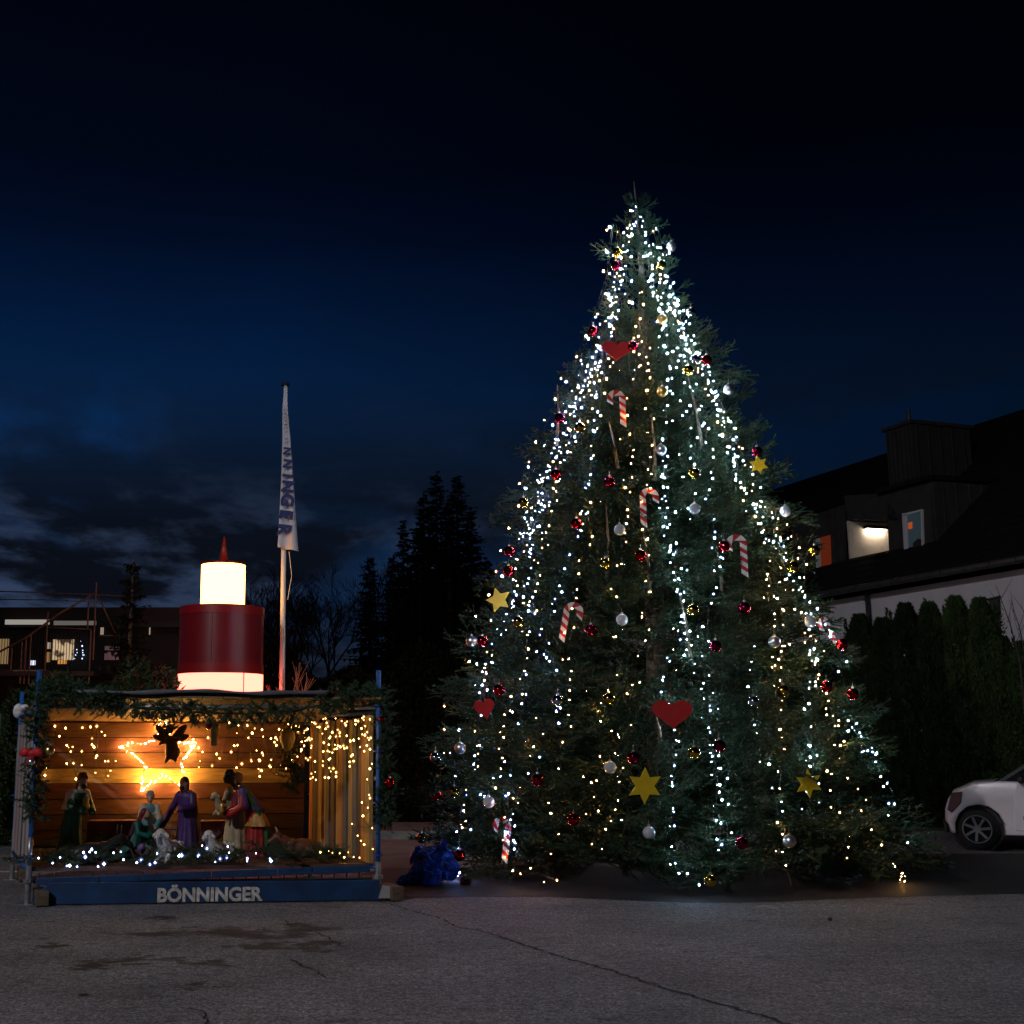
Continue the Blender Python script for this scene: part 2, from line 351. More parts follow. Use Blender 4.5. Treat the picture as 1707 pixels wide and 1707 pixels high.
# ------------------------------------------------------------------ the ground
def ground_material():
    m = bpy.data.materials.new('old_asphalt'); m.use_nodes = True; nt = m.node_tree; N = nt.nodes; L = nt.links; b = N['Principled BSDF']
    tc = N.new('ShaderNodeTexCoord'); P = tc.outputs['Object']
    def noise(s, d=5, sc=None, rough=.6):
        n = N.new('ShaderNodeTexNoise'); n.inputs['Scale'].default_value = s; n.inputs['Detail'].default_value = d; n.inputs['Roughness'].default_value = rough
        if sc:
            mp = N.new('ShaderNodeMapping'); mp.inputs['Scale'].default_value = sc; L.new(P, mp.inputs[0]); L.new(mp.outputs[0], n.inputs['Vector'])
        else: L.new(P, n.inputs['Vector'])
        return n.outputs[0]
    def ramp(f, st):
        r = N.new('ShaderNodeValToRGB'); els = r.color_ramp.elements
        while len(els) < len(st): els.new(.5)
        for e, (p, c) in zip(els, st): e.position = p; e.color = (*c, 1)
        L.new(f, r.inputs[0]); return r.outputs[0]
    def mixc(f, a, c, mode='MIX'):
        n = N.new('ShaderNodeMix'); n.data_type = 'RGBA'; n.blend_type = mode
        if isinstance(f, float): n.inputs[0].default_value = f
        else: L.new(f, n.inputs[0])
        for i, v in ((6, a), (7, c)):
            if isinstance(v, tuple): n.inputs[i].default_value = (*v, 1)
            else: L.new(v, n.inputs[i])
        return n.outputs[2]
    def mth(op, a, c):
        n = N.new('ShaderNodeMath'); n.operation = op; n.use_clamp = op == 'MULTIPLY'
        for i, v in enumerate((a, c)):
            if isinstance(v, float): n.inputs[i].default_value = v
            else: L.new(v, n.inputs[i])
        return n.outputs[0]
    broad = ramp(noise(.9, 7), [(.32, (.105, .103, .108)), (.68, (.190, .185, .192))])
    grit = ramp(noise(42, 6, rough=.95), [(.38, (.08,) * 3), (.5, (.80,) * 3), (.60, (2.6,) * 3)])
    c = mixc(1.0, broad, grit, 'MULTIPLY')
    g2 = ramp(noise(14, 5, rough=.8), [(.38, (.55,) * 3), (.62, (1.35,) * 3)])
    c = mixc(1.0, c, g2, 'MULTIPLY')
    # wet brown stains at their own places, their edges broken up
    wn = N.new('ShaderNodeTexNoise'); wn.inputs['Scale'].default_value = 1.1; wn.inputs['Detail'].default_value = 7; wn.inputs['Roughness'].default_value = .7; L.new(P, wn.inputs['Vector'])
    ws = N.new('ShaderNodeVectorMath'); ws.operation = 'SUBTRACT'; L.new(wn.outputs['Color'], ws.inputs[0]); ws.inputs[1].default_value = (.5, .5, .5)
    wm = N.new('ShaderNodeVectorMath'); wm.operation = 'MULTIPLY'; L.new(ws.outputs[0], wm.inputs[0]); wm.inputs[1].default_value = (3.2, 2.6, 0)
    wa = N.new('ShaderNodeVectorMath'); wa.operation = 'ADD'; L.new(P, wa.inputs[0]); L.new(wm.outputs[0], wa.inputs[1]); PW_ = wa.outputs[0]
    tot = None
    sep = N.new('ShaderNodeSeparateXYZ'); L.new(P, sep.inputs[0])
    for (px, py, rx, ry) in [(400, 1548, .75, .55), (320, 1610, .55, .25), (200, 1608, .5, .22), (90, 1575, .35, .25), (250, 1535, .4, .25), (470, 1570, .35, .4), (300, 1650, .22, .10)]:
        g = gnd(px, py); mp = N.new('ShaderNodeMapping'); mp.vector_type = 'TEXTURE'; mp.inputs['Location'].default_value = (g.x, g.y, 0); mp.inputs['Scale'].default_value = (rx, ry, 1)
        L.new(PW_, mp.inputs[0]); ln = N.new('ShaderNodeVectorMath'); ln.operation = 'LENGTH'; L.new(mp.outputs[0], ln.inputs[0])
        f = ramp(ln.outputs['Value'], [(.30, (1, 1, 1)), (1.0, (0, 0, 0))]); tot = f if tot is None else mixc(1.0, tot, f, 'LIGHTEN')
    pat = ramp(noise(2.6, 8, (1, 2.2, 1), .72), [(.42, (0, 0, 0)), (.56, (1, 1, 1))])
    sm = ramp(mth('ADD', mth('MULTIPLY', noise(2.2, 9, (1, 2.0, 1), .75), 1.0), mth('MULTIPLY', tot, .24)), [(.56, (0, 0, 0)), (.70, (1, 1, 1))])
    c = mixc(mth('MULTIPLY', sm, .95), c, (.026, .020, .015))
    wear = ramp(noise(1.3, 6, (.5, 2.5, 1)), [(.52, (0, 0, 0)), (.75, (1, 1, 1))])
    c = mixc(mth('MULTIPLY', wear, .3), c, (.075, .070, .070))
    L.new(c, b.inputs['Base Color']); b.inputs['Roughness'].default_value = .82; b.inputs['Specular IOR Level'].default_value = .3
    bp = N.new('ShaderNodeBump'); bp.inputs['Strength'].default_value = .8; bp.inputs['Distance'].default_value = .01; L.new(noise(70, 3, rough=.8), bp.inputs['Height']); L.new(bp.outputs[0], b.inputs['Normal'])
    return m
mb = MB(); mb.add([(-400, -60, 0), (400, -60, 0), (400, 700, 0), (-400, 700, 0)], [(0, 1, 2, 3)])
ground = mb.build('ground', ground_material(), kind='structure')
def strip(name, pts, z, m, parent=None, kind='structure'):
    mb = MB(); n = len(pts); mb.add([(x, y, z) for x, y in pts], [tuple(range(n))]); return mb.build(name, m, parent, kind=kind)
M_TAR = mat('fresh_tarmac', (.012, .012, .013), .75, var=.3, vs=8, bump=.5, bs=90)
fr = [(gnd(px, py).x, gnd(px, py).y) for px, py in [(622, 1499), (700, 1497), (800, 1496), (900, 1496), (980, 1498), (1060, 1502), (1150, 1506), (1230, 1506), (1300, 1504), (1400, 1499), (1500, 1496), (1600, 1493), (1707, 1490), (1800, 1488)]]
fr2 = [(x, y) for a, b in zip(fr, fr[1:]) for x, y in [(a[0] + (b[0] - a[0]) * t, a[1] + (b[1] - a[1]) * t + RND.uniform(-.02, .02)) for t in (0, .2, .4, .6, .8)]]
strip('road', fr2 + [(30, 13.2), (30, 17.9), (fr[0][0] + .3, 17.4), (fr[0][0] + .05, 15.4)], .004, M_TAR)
M_CONC = mat('concrete_paving', (.075, .070, .066), .85, var=.3, vs=2.5, bump=.5, bs=50)
# kerb and pavement behind
pv = MB(); pv.box((10, 21.5, .05), (56, 2.6, .1)); pavement = pv.build('pavement', M_CONC, kind='structure')
KB = MB(); KB.box((0, 0, .06), (.98, .14, .13)); kme = KB.mesh('kerbstone', mat('kerb_stone', (.12, .115, .11), .8, var=.35, vs=5, bump=.4))
for i in range(34):
    o = bpy.data.objects.new('kerbstone', kme); link(o, pavement); o.location = (-9 + i, 20.13, 0)
strip('concrete_apron', [(-.6, 15.5), (3.6, 15.7), (3.6, 20.0), (-1.2, 20.0)], .008, M_CONC)
M_LINE = mat('road_paint', (.55, .55, .52), .7, var=.35, vs=9)
strip('parking_line', [(5.6, 17.96), (14, 17.96), (14, 18.05), (5.6, 18.05)], .0085, mat('worn_paint', (.16, .155, .15), .8, var=.5, vs=4), ground)
strip('parking_line', [(-7.2, 14.9), (-4.35, 15.0), (-4.35, 15.12), (-7.2, 15.03)], .0085, M_LINE, ground)
# cracks: thin ragged dark fissures
M_CR = mat('crack_dark', (.008, .007, .006), .95, var=0)
def crack(px, w):
    p = [gnd(a, b) for a, b in px]; p = resample(p, .05); L_, R_ = [], []
    for i, q in enumerate(p):
        d = (p[min(i + 1, len(p) - 1)] - p[max(i - 1, 0)]).normalized(); s = Vector((-d.y, d.x, 0)); j = RND.uniform(-.022, .022)
        ww = w * RND.uniform(.25, 1.1); L_.append(q + s * (ww + j)); R_.append(q + s * (j - ww))
    mb = MB(); vs = [(v.x, v.y, .0045) for v in L_ + R_]; n = len(L_); mb.add(vs, [(i, n + i, n + i + 1, i + 1) for i in range(n - 1)])
    mb.build('crack', M_CR, ground, kind='structure')
crack([(634, 1502), (690, 1520), (735, 1532), (760, 1545), (800, 1552), (870, 1575), (950, 1600), (1010, 1616), (1080, 1638), (1150, 1660), (1220, 1680), (1290, 1700), (1330, 1715)], .016)
crack([(470, 1534), (490, 1545), (520, 1553), (545, 1563), (570, 1578), (580, 1582)], .010)
crack([(485, 1600), (500, 1608), (525, 1617), (540, 1628), (556, 1634)], .012)
crack([(560, 1557), (620, 1561), (690, 1558)], .006)
crack([(1040, 1548), (1080, 1550)], .009); crack([(1150, 1555), (1185, 1557)], .007)
crack([(0, 1526), (60, 1527), (120, 1526)], .006); crack([(300, 1682), (335, 1684), (345, 1712)], .007)
crack([(1560, 1500), (1640, 1512), (1710, 1516)], .006)
mb = MB(); g = gnd(1275, 1517); mb.tube([g + Vector((-.11, 0, .015)), g + Vector((0, .02, .03)), g + Vector((.12, -.01, .015))], [.006, .012, .005], 5)
mb.build('twig', mat('pale_wood_chip', (.35, .30, .22), .8), label='small pale twig lying on the asphalt right of the tree', cat='twig')
mb = MB(); g = gnd(1384, 1535); mb.ball(g + Vector((0, 0, .015)), (.022, .018, .016), 7, 5); mb.build('pebble', mat('dark_stone', (.03, .03, .03), .8), label='little dark stone on the asphalt in front of the right of the tree', cat='stone')
mb = MB(); g = gnd(138, 1660); mb.prism([(-.03, 0), (0, -.018), (.035, 0), (.01, .02)], g + Vector((0, 0, .008)), (1, 0, 0), (0, 1, .15), (0, 0, 1), .003)
mb.build('fallen_leaf', mat('dead_leaf', (.03, .018, .01), .8), label='brown fallen leaf on the asphalt at the lower left', cat='leaf')

from mathutils import noise as MN
# ------------------------------------------------------------------ the Christmas tree
YT = 15.0
zb = at(1104.5, 1455, YT); XT = zb.x
PROF = [(302, 1060, 2, 2), (345, 1062, 24, 26), (380, 1063, 50, 52), (450, 1066, 56, 66), (520, 1069, 84, 92), (600, 1072, 124, 150), (700, 1076, 178, 192), (760, 1078, 218, 204),
        (830, 1081, 230, 236), (900, 1083, 264, 262), (960, 1086, 292, 296), (1040, 1089, 322, 318), (1100, 1091, 346, 336), (1160, 1093, 378, 345), (1250, 1097, 398, 380), (1350, 1101, 400, 400), (1400, 1103, 398, 418), (1455, 1105, 370, 418)]
pz, pl, pr = [], [], []
for y, ax, l, r in PROF:
    p = at(ax, y, YT); pz.append(p.z); k = dep(YT, p.z) / F; pl.append(l * k); pr.append(r * k)
pz, pl, pr = np.array(pz[::-1]), np.array(pl[::-1]), np.array(pr[::-1]); ZTOP = pz[-1]
def TR(z, s):   # crown radius at height z; s = -1 left .. 1 right
    l, r = np.interp(z, pz, pl), np.interp(z, pz, pr); return l + (r - l) * (s + 1) / 2
def on_tree(px, py, k=1.0):
    d = ray(px, py).normalized(); o = Vector((0, 0, EYE)); best = None
    t = 9.0
    while t < 20.0:
        p = o + d * t; r = math.hypot(p.x - XT, p.y - YT); R = TR(p.z, (p.x - XT) / max(r, .01)) * k
        if r <= R: return p
        if best is None or r - R < best[0]: best = (r - R, p.copy())
        t += .03
    return best[1]
tree = thing('christmas_tree', 'tall dense green fir covered with string lights, baubles and painted wooden shapes', 'Christmas tree', (XT, YT, 0))
TO = Vector((XT, YT, 0))
BARK = mat('fir_bark', (.115, .095, .065), .85, var=.35, vs=14, bump=.5, bs=30)
mb = MB(); mb.tube([(0, 0, 0), (.03, 0, 3), (-.02, 0, 5.5), (.02, -.03, ZTOP - 1.2), (-.01, 0, ZTOP - .35), (-.03, 0, ZTOP)], [.16, .12, .075, .035, .016, .005], 10)
mb.build('trunk', BARK, tree, smooth=True)
for (x0, y0, x1, y1) in [(1202, 985, 1196, 920), (1152, 1100, 1124, 950), (1083, 985, 1073, 890), (1092, 800, 1085, 690), (1030, 780, 1014, 700), (1012, 970, 1010, 840), (928, 742, 929, 642), (1170, 745, 1145, 620), (1100, 1240, 1094, 1195)]:
    a, b = on_tree(x0, y0, .88), on_tree(x1, y1, .90); m_ = (a + b) / 2 + Vector((.02, 0, 0))
    mb = MB(); mb.tube([a - TO, m_ - TO, b - TO], [.022, .016, .006], 6); mb.build('side_stem', BARK, tree, smooth=True)
VARI = [bough_arrays(seed=s, ntw=9 + s % 2) for s in range(6)] + [bough_arrays(seed=90 + s, ntw=5, dens=330, ln=.055, wd=.019, sub=False, sr=.012) for s in range(4)]
LOW = [bough_arrays(seed=20 + s, dens=190, wd=.0135, ln=.028, ntw=7) for s in range(4)]
vm = [np_mesh('bough', V, T, [NEEDLE, TWIG], mi) for V, T, mi in VARI]
bs = []
def add_bough(z, phi, rin, extra, el, scale=None):
    q_ = MN.noise(Vector((math.cos(phi) * 3.2, math.sin(phi) * 3.2, z * 1.5))); extra *= 1 + .22 * min(q_, .2)
    if q_ < -.32 and z < 6.5 and RND.random() < .6: return
    s = math.sin(phi); R = float(TR(z, s)); L = scale or min(max(R * .62, .26), .95)
    z = z + .10 * math.sin(z * 11.0 + 2.3 * math.sin(phi * 2)); L *= RND.uniform(.8, 1.15); tip = R * extra; tip_h = L * math.cos(el); r0 = max(tip - tip_h, 0.0)
    z0 = max(z - L * math.sin(el), .12)
    bs.append((z0, phi + RND.gauss(0, .05), r0, el, L, RND.uniform(-.6, .6)))
zc = np.linspace(.12, ZTOP - .22, 400); wts = np.array([float(TR(z, 0)) + .16 for z in zc]); cdf = np.cumsum(wts) / wts.sum()
NB = 1150
for i in range(NB):
    z = float(np.interp((i + .5) / NB, cdf, zc)); phi = i * 2.39996 + RND.gauss(0, .12); h = z / ZTOP
    el = math.radians(RND.gauss(8 + 36 * h ** 1.6, 15))
    add_bough(z + RND.uniform(-.05, .05), phi, 0, RND.choice((1.01, .99, .93, .82, .68)) * RND.uniform(.93, 1.03), el)
for i in range(34):   # long tips standing out of the outline
    z = RND.uniform(.3, 6.8); add_bough(z, RND.choice((-1, 1)) * RND.uniform(1.1, 2.0), 0, RND.uniform(1.01, 1.07), RND.gauss(.12, .22))
for i in range(60): z = RND.uniform(5.6, ZTOP - .5); add_bough(z, RND.uniform(-1.6, 1.6), 0, RND.uniform(.6, .95), RND.uniform(.3, .9))
for i in range(150):   # deeper filling boughs
    z = float(np.interp(RND.random(), cdf, zc)) * .95; add_bough(z, RND.uniform(0, 6.28), 0, .62, RND.gauss(.2, .3), .75)
for (px, py) in [(1120, 375), (1165, 472), (1185, 542), (978, 517), (1085, 345), (1130, 400)]: # the ragged tips of the top
    p = at(px, py, YT); r = abs(p.x - XT); bs.append((p.z - .10, math.pi / 2 * (1 if p.x > XT else -1) + RND.uniform(-.25, .25), max(0, r - .30), .45, .32, 0))
for s_ in (0, 1.6, 3.1, 4.7): bs.append((ZTOP - .42, s_ + .4, .02, .75, .26, 0)); bs.append((ZTOP - .72, s_, .02, .6, .36, 0))
def bmat(b):
    z0, phi, r0, el, L, roll = b; d = Vector((math.sin(phi), -math.cos(phi), 0))
    x = (d * math.cos(el) + Vector((0, 0, math.sin(el)))).normalized(); y = Vector((0, 0, 1)).cross(x).normalized(); z = x.cross(y)
    R = Matrix((x, y, z)).transposed() @ Matrix.Rotation(roll, 3, 'X'); M = R.to_4x4(); M.translation = d * r0 + Vector((0, 0, z0))
    return M @ Matrix.Scale(L, 4)
front = sorted([b for b in bs], key=lambda b: -(math.cos(b[1]) * (b[2] + b[4])) - .001 * b[4])[:292]
fid = set(id(b) for b in front)
for i, b in enumerate(front):
    o = bpy.data.objects.new('bough', vm[i % 6] if b[4] > .5 else vm[6 + i % 4]); link(o, tree); o.matrix_local = bmat(b)
VV, TT, MI, off = [], [], [], 0
for i, b in enumerate([b for b in bs if id(b) not in fid]):
    vis = math.cos(b[1]) > -.35; V, T, mi = (LOW[i % 4] if b[4] > .5 else VARI[6 + i % 4]); M = np.array(bmat(b))
    VV.append(V @ M[:3, :3].T + M[:3, 3]); TT.append(T + off); MI.append(mi); off += len(V)
o = bpy.data.objects.new('boughs', np_mesh('boughs', np.vstack(VV), np.vstack(TT), [NEEDLE, TWIG], np.concatenate(MI))); link(o, tree); o['kind'] = 'stuff'

# strings of lights on the tree, each following its own way down
CS = [
 ('cold white light string down the far left edge of the tree', [(1058,345),(1040,400),(1030,460),(1020,520),(1003,565),(985,610),(968,660),(945,720),(925,770),(905,830),(885,880),(868,930),(855,985),(838,1040),(818,1100),(805,1160),(795,1230),(780,1290),(768,1360),(757,1420),(752,1470)]),
 ('cold white light string through the blue lit boughs right of the left edge', [(1062,350),(1030,440),(1012,540),(1000,600),(993,650),(992,720),(988,780),(975,840),(960,890),(940,950),(925,1000),(905,1080),(880,1150),(862,1230),(850,1300),(845,1380),(860,1440)]),
 ('cold white light string passing left of the middle candy cane', [(1035,450),(1028,520),(1005,600),(978,655),(950,730),(925,800),(900,860),(880,900),(872,960),(885,1020),(912,1080),(935,1140),(925,1200),(900,1260),(870,1330),(850,1400)]),
 ('cold white light string straight down from the tip over the bright front stem', [(1070,360),(1075,400),(1080,440),(1085,480),(1098,520),(1110,560),(1120,600),(1115,650),(1110,700),(1105,760),(1108,820),(1115,880),(1125,930),(1125,980),(1135,1030),(1150,1080),(1170,1140),(1185,1200),(1192,1280),(1195,1330),(1205,1400),(1200,1450)]),
 ('cold white light string just right of the bright front stem', [(1075,400),(1098,440),(1125,500),(1140,545),(1135,600),(1160,650),(1170,700),(1180,760),(1178,830),(1190,880),(1195,930),(1185,1000),(1180,1060),(1175,1120),(1190,1170),(1185,1230),(1195,1290),(1210,1350),(1215,1410)]),
 ('cold white light string along the brightly lit upper right slope of the tree', [(1098,410),(1120,470),(1130,520),(1145,565),(1170,610),(1190,650),(1205,690),(1220,740),(1230,790),(1255,840),(1275,890),(1310,940),(1340,1000),(1352,1060),(1353,1110),(1350,1160),(1355,1220),(1360,1290),(1345,1340),(1340,1375)]),
 ('cold white light string down the outermost right edge of the tree', [(1145,560),(1185,640),(1215,700),(1245,770),(1265,830),(1290,880),(1305,920),(1335,990),(1370,1050),(1400,1110),(1410,1160),(1418,1200),(1440,1250),(1470,1270),(1480,1300),(1495,1370),(1500,1420)]),
 ('cold white light string ending beside the gold bauble at the foot of the tree', [(1120,840),(1115,880),(1125,930),(1130,960),(1128,1000),(1150,1060),(1100,1110),(1098,1130),(1120,1190),(1120,1250),(1122,1330),(1118,1400),(1120,1440),(1150,1472),(1172,1460)]),
 ('short cold white light string above the blue bag at the lower left of the tree', [(830,1300),(800,1340),(790,1400),(780,1440),(765,1465)]),
 ('short cold white light string under the silver bauble on the right half of the tree', [(1255,1050),(1258,1100),(1262,1150),(1265,1210),(1275,1270),(1290,1330),(1300,1360),(1320,1372)]),
 ('cold white light string through the densely lit upper left shoulder of the tree', [(1010,560),(965,620),(945,690),(915,760),(890,830),(870,890),(885,950),(855,1010),(835,1070),(805,1130),(798,1180)]),
 ('cold white light string beside the upper gold and silver baubles', [(1085,420),(1090,480),(1120,540),(1150,600),(1140,660),(1150,720),(1165,780),(1150,850)]),
 ('short cold white light string between the two upper right gold baubles', [(1110,470),(1128,520),(1150,580),(1185,630),(1195,680),(1210,730),(1225,790)]),
 ('short cold white light string over the dense left shoulder beside the dark red bauble', [(985,600),(960,670),(935,740),(905,790),(890,850),(905,910)]),
]
HS = [
 ('warm white light string down the left of the tree from the tip', [(1055,350),(1045,400),(1035,440),(1030,480),(1022,540),(1012,600),(1000,650),(990,710),(985,780),(980,850),(975,910),(960,980),(950,1050),(940,1120),(945,1180),(935,1240),(930,1300),(920,1370),(905,1440)]),
 ('warm white light string left of the upper candy cane and down past the clear bauble', [(1068,480),(1066,530),(1060,580),(1055,640),(1050,700),(1048,760),(1046,830),(1040,900),(1035,960),(1030,1020),(1020,1100),(1005,1180),(1000,1260),(990,1340),(985,1420)]),
 ('warm white light string beside the central bare stem of the tree', [(1078,560),(1078,660),(1080,720),(1083,780),(1075,850),(1078,930),(1080,990),(1075,1060),(1062,1110),(1050,1170),(1040,1240),(1030,1310),(1010,1380),(1000,1450)]),
 ('warm white light string down the outer left edge of the tree', [(1010,600),(975,640),(950,700),(925,760),(895,820),(880,880),(865,940),(850,1000),(832,1060),(812,1120),(800,1200),(790,1260),(778,1330),(768,1400)]),
 ('warm white light string winding past the yellow cut-out on the left', [(1000,620),(965,690),(940,760),(920,850),(900,920),(890,990),(880,1060),(870,1140),(840,1200),(830,1290),(830,1370),(850,1450)]),
 ('warm white light string down the gold lit right half of the tree', [(1090,440),(1115,510),(1140,560),(1165,620),(1190,660),(1210,720),(1230,780),(1250,840),(1275,890),(1290,950),(1300,1010),(1308,1060),(1300,1120),(1298,1170),(1300,1230),(1300,1300),(1300,1350),(1310,1420),(1320,1480)]),
 ('warm white light string between the gold lit boughs and the right edge', [(1215,700),(1240,770),(1270,830),(1320,880),(1340,950),(1345,1010),(1355,1070),(1370,1130),(1390,1190),(1385,1250),(1390,1320),(1405,1390),(1415,1450)]),
 ('warm white light string reaching the outermost right foot of the tree', [(1290,880),(1310,950),(1330,1020),(1350,1090),(1380,1160),(1395,1230),(1430,1330),(1465,1400),(1490,1450),(1515,1478)]),
 ('short warm white light string over the deep gold patch right of the tree centre', [(1285,960),(1280,1010),(1305,1060),(1300,1130),(1295,1190),(1305,1250)]),
 ('short warm white light string low on the tree above the blue sack', [(900,1200),(880,1260),(860,1330),(840,1390),(860,1450),(950,1470)]),
]
def tree_string(label, px, m, r, step, group):
    pts = [on_tree(x + RND.uniform(-3, 3), y, RND.uniform(.84, .98)) for x, y in px]; pts = resample(pts, .12)
    pts = [p + Vector((RND.gauss(0, .012), RND.gauss(0, .02), RND.gauss(0, .012))) for p in pts]
    bl = []
    for p in resample(pts, step):
        if RND.random() < (.10 if p.z > 3 else .25): continue
        q = p + Vector((RND.gauss(0, .034), RND.gauss(.0, .07), RND.gauss(0, .04)))
        if q.z < .03: q.z = .03
        bl.append(q)
    for p in pts: p.z = max(p.z, .03)
    light_string(label, pts, bl, m, r, group)
for i, (lab, px) in enumerate(CS): tree_string(lab, px, (COLDB if i in (0, 1, 2, 8, 10, 13) else COLD), .0067, (.072 if i in (3, 5, 7) else .122), 'cold white light strings on the tree')
for lab, px in HS: tree_string(lab, px, WARM, .0056, .118, 'warm white light strings on the tree')
for k in range(5):   # the far side carries strings too
    for m, gname, r in ((COLD, 'cold', .0135), (WARM, 'warm', .0105)):
        phi0 = math.radians(120 + 30 * k + (12 if m is WARM else 0)); pts = []
        for z in np.linspace(ZTOP - .6, .25, 26):
            s = math.sin(phi0); R = float(TR(z, s)) * .95; pts.append(Vector((XT + R * s, YT - R * math.cos(phi0), z)))
        light_string('%s white light string on the side of the tree turned away' % gname, pts, [p + Vector((RND.gauss(0, .04), RND.gauss(0, .04), 0)) for p in resample(pts, .3)], m, r, '%s white light strings on the far side of the tree' % gname)

# baubles
def bmat_(n, c, rough, metal=1.0): return mat(n, c, rough, metal, var=0)
BC = {'red': bmat_('bauble_red', (.55, .012, .02), .07), 'magenta': bmat_('bauble_wine', (.32, .008, .05), .07), 'gold': bmat_('bauble_gold', (.62, .40, .07), .09),
      'silver': bmat_('bauble_silver', (.62, .64, .68), .08), 'matt silver': bmat_('bauble_silver_matt', (.72, .74, .78), .30), 'matt gold': bmat_('bauble_gold_matt', (.80, .58, .22), .28)}
gl = mat('bauble_clear', (.75, .8, .85), .03, 0, var=0); gl.node_tree.nodes['Principled BSDF'].inputs['Metallic'].default_value = .55; BC['clear'] = gl
CAPM = mat('bauble_cap', (.6, .58, .5), .3, 1.0, var=0)
ballm = {}
def bauble(px, py, c, label, r=.062):
    p = on_tree(px, py, 1.02 if c != 'deep' else .9); t = thing('bauble', label, 'bauble', p - Vector((0, 0, r)), 0, 'baubles on the tree')
    if c not in ballm:
        mb = MB(); mb.ball((0, 0, r), r, 20, 14); a = mb.mesh('ball', BC[c], True)
        mb = MB(); mb.tube([(0, 0, 2 * r - .004), (0, 0, 2 * r + .014)], .013, 10); mb.tube([(0, 0, 2 * r + .012), (0, 0, 2 * r + .06)], .002, 4); ballm[c] = (a, mb.mesh('cap', CAPM))
    for nm, me in zip(('ball', 'cap'), ballm[c]): link(bpy.data.objects.new(nm, me), t)
BL = [
 (1119,411,'matt silver','matt silver bauble sticking out at the right near the tree tip'), (1030,421,'gold','gold bauble at the left edge near the tree tip'),
 (1027,443,'magenta','dark red bauble right under the topmost gold bauble'), (1102,442,'gold','gold bauble on the right just under the topmost silver bauble'),
 (989,552,'red','red bauble hanging free at the left, above the topmost heart'), (1104,532,'matt gold','pale gold bauble among the bright cold lights below the tree tip'),
 (1152,522,'silver','dark silver bauble at the upper right edge of the tree'), (1055,577,'magenta','wine red bauble right of the topmost heart'),
 (1159,600,'silver','bright silver bauble touching a red bauble on the upper right'), (1178,600,'red','red bauble touching the bright silver one on the upper right'),
 (1147,617,'gold','gold bauble just below the touching silver and red baubles'), (1215,649,'matt silver','matt silver bauble sticking out against the sky at the right edge'),
 (1104,653,'matt gold','matt gold bauble right of the topmost candy cane'), (933,697,'magenta','dark red bauble on the left edge by the bare upright shoot'),
 (967,713,'gold','gold bauble in the blue lit boughs left of the topmost candy cane'), (1102,750,'matt silver','large looking matt silver bauble in the middle of the upper tree'),
 (1262,753,'magenta','wine red bauble above the small yellow star at the right edge'), (1157,789,'gold','gold bauble in the green boughs right of the second candy cane'),
 (927,791,'red','red bauble in the dark boughs of the upper left'), (1016,803,'magenta','wine red bauble half hidden left of the second candy cane'),
 (1158,848,'clear','clear bauble right of the second candy cane'), (961,873,'red','speckled red bauble left of the second candy cane'),
 (1033,883,'clear','clear bauble under the second candy cane on its left'), (849,919,'red','upper of the two red baubles on the left edge'),
 (848,952,'red','lower of the two red baubles on the left edge'), (1068,926,'red','red bauble beside the warm lights of the central stem'),
 (1207,911,'red','red bauble immediately left of the right candy cane'), (1009,939,'gold','gold bauble hanging on the bare stem left of the centre'),
 (1358,918,'gold','gold bauble at the right edge in front of the house balcony'), (1322,945,'gold','gold bauble inside the right edge, left of the house balcony'),
 (1155,1017,'gold','gold bauble right of the brightest white column of lights'), (1241,1013,'magenta','wine red bauble in the dark boughs under the right candy cane'),
 (864,1037,'gold','gold bauble below the yellow cut-out on the left'), (1291,1070,'matt silver','silver bauble by the warm lights on the right half'),
 (1351,1036,'clear','clear bauble among cold and warm lights at the right edge'), (786,1069,'matt silver','silver bauble hanging at the left edge next to a red one'),
 (804,1069,'red','red bauble next to the silver one at the left edge'), (985,1050,'magenta','wine red bauble right of the third candy cane'),
 (1037,1033,'clear','small clear bauble in the dark boughs at the middle'), (1193,1077,'magenta','wine red bauble right of the bright front stem'),
 (1404,1074,'red','red bauble at the right edge beside the dark hedge'), (832,1150,'red','red bauble above the left heart'),
 (930,1168,'silver','blue shimmering silver bauble between the two lower hearts'), (1015,1165,'gold','gold bauble left of the large heart'),
 (1378,1145,'red','red bauble inside the right edge at mid height'), (1305,1151,'gold','gold bauble in the dark gap of the right half'),
 (1422,1157,'red','outermost red bauble on the right edge'), (1256,1170,'silver','silver bauble right of the large heart'),
 (767,1247,'matt silver','matt silver bauble against the dark at the lower left edge'), (726,1263,'silver','small dark silver bauble at the outermost left of the tree'),
 (1199,1243,'magenta','wine red bauble under the large heart on the right'), (1157,1255,'gold','gold bauble between the large heart and the large star'),
 (896,1300,'red','red bauble under the blue lit patch at the lower left'), (1017,1279,'clear','clear bauble left of the large yellow star'),
 (1056,1263,'magenta','wine red bauble just above the large yellow star'), (815,1337,'clear','clear bauble above the lowest candy cane'),
 (757,1320,'gold','gold bauble at the lower left with a red one beside it'), (727,1326,'red','red bauble at the outer lower left beside a gold one'),
 (956,1366,'red','red bauble in the dark boughs under the large star on its left'), (766,1426,'red','red bauble above the blue bag'),
 (776,1470,'magenta','dark red bauble touching the ground beside the blue bag'), (1316,1402,'matt silver','silver bauble with gold shine at the lower right'),
 (1237,1405,'magenta','wine red bauble low on the tree left of the silver and gold one'), (1185,1468,'gold','gold bauble at the very foot of the tree'),
 (1082,1388,'clear','clear bauble low on the tree beneath the large star'), (703,1397,'gold','gold bauble on the lowest left branch tip'),
 (1309,852,'clear','clear bauble at the right edge against the dark roof'), (873,838,'gold','gold bauble on the upper left edge under the lone twigs'),
]
for b in BL: bauble(*b)

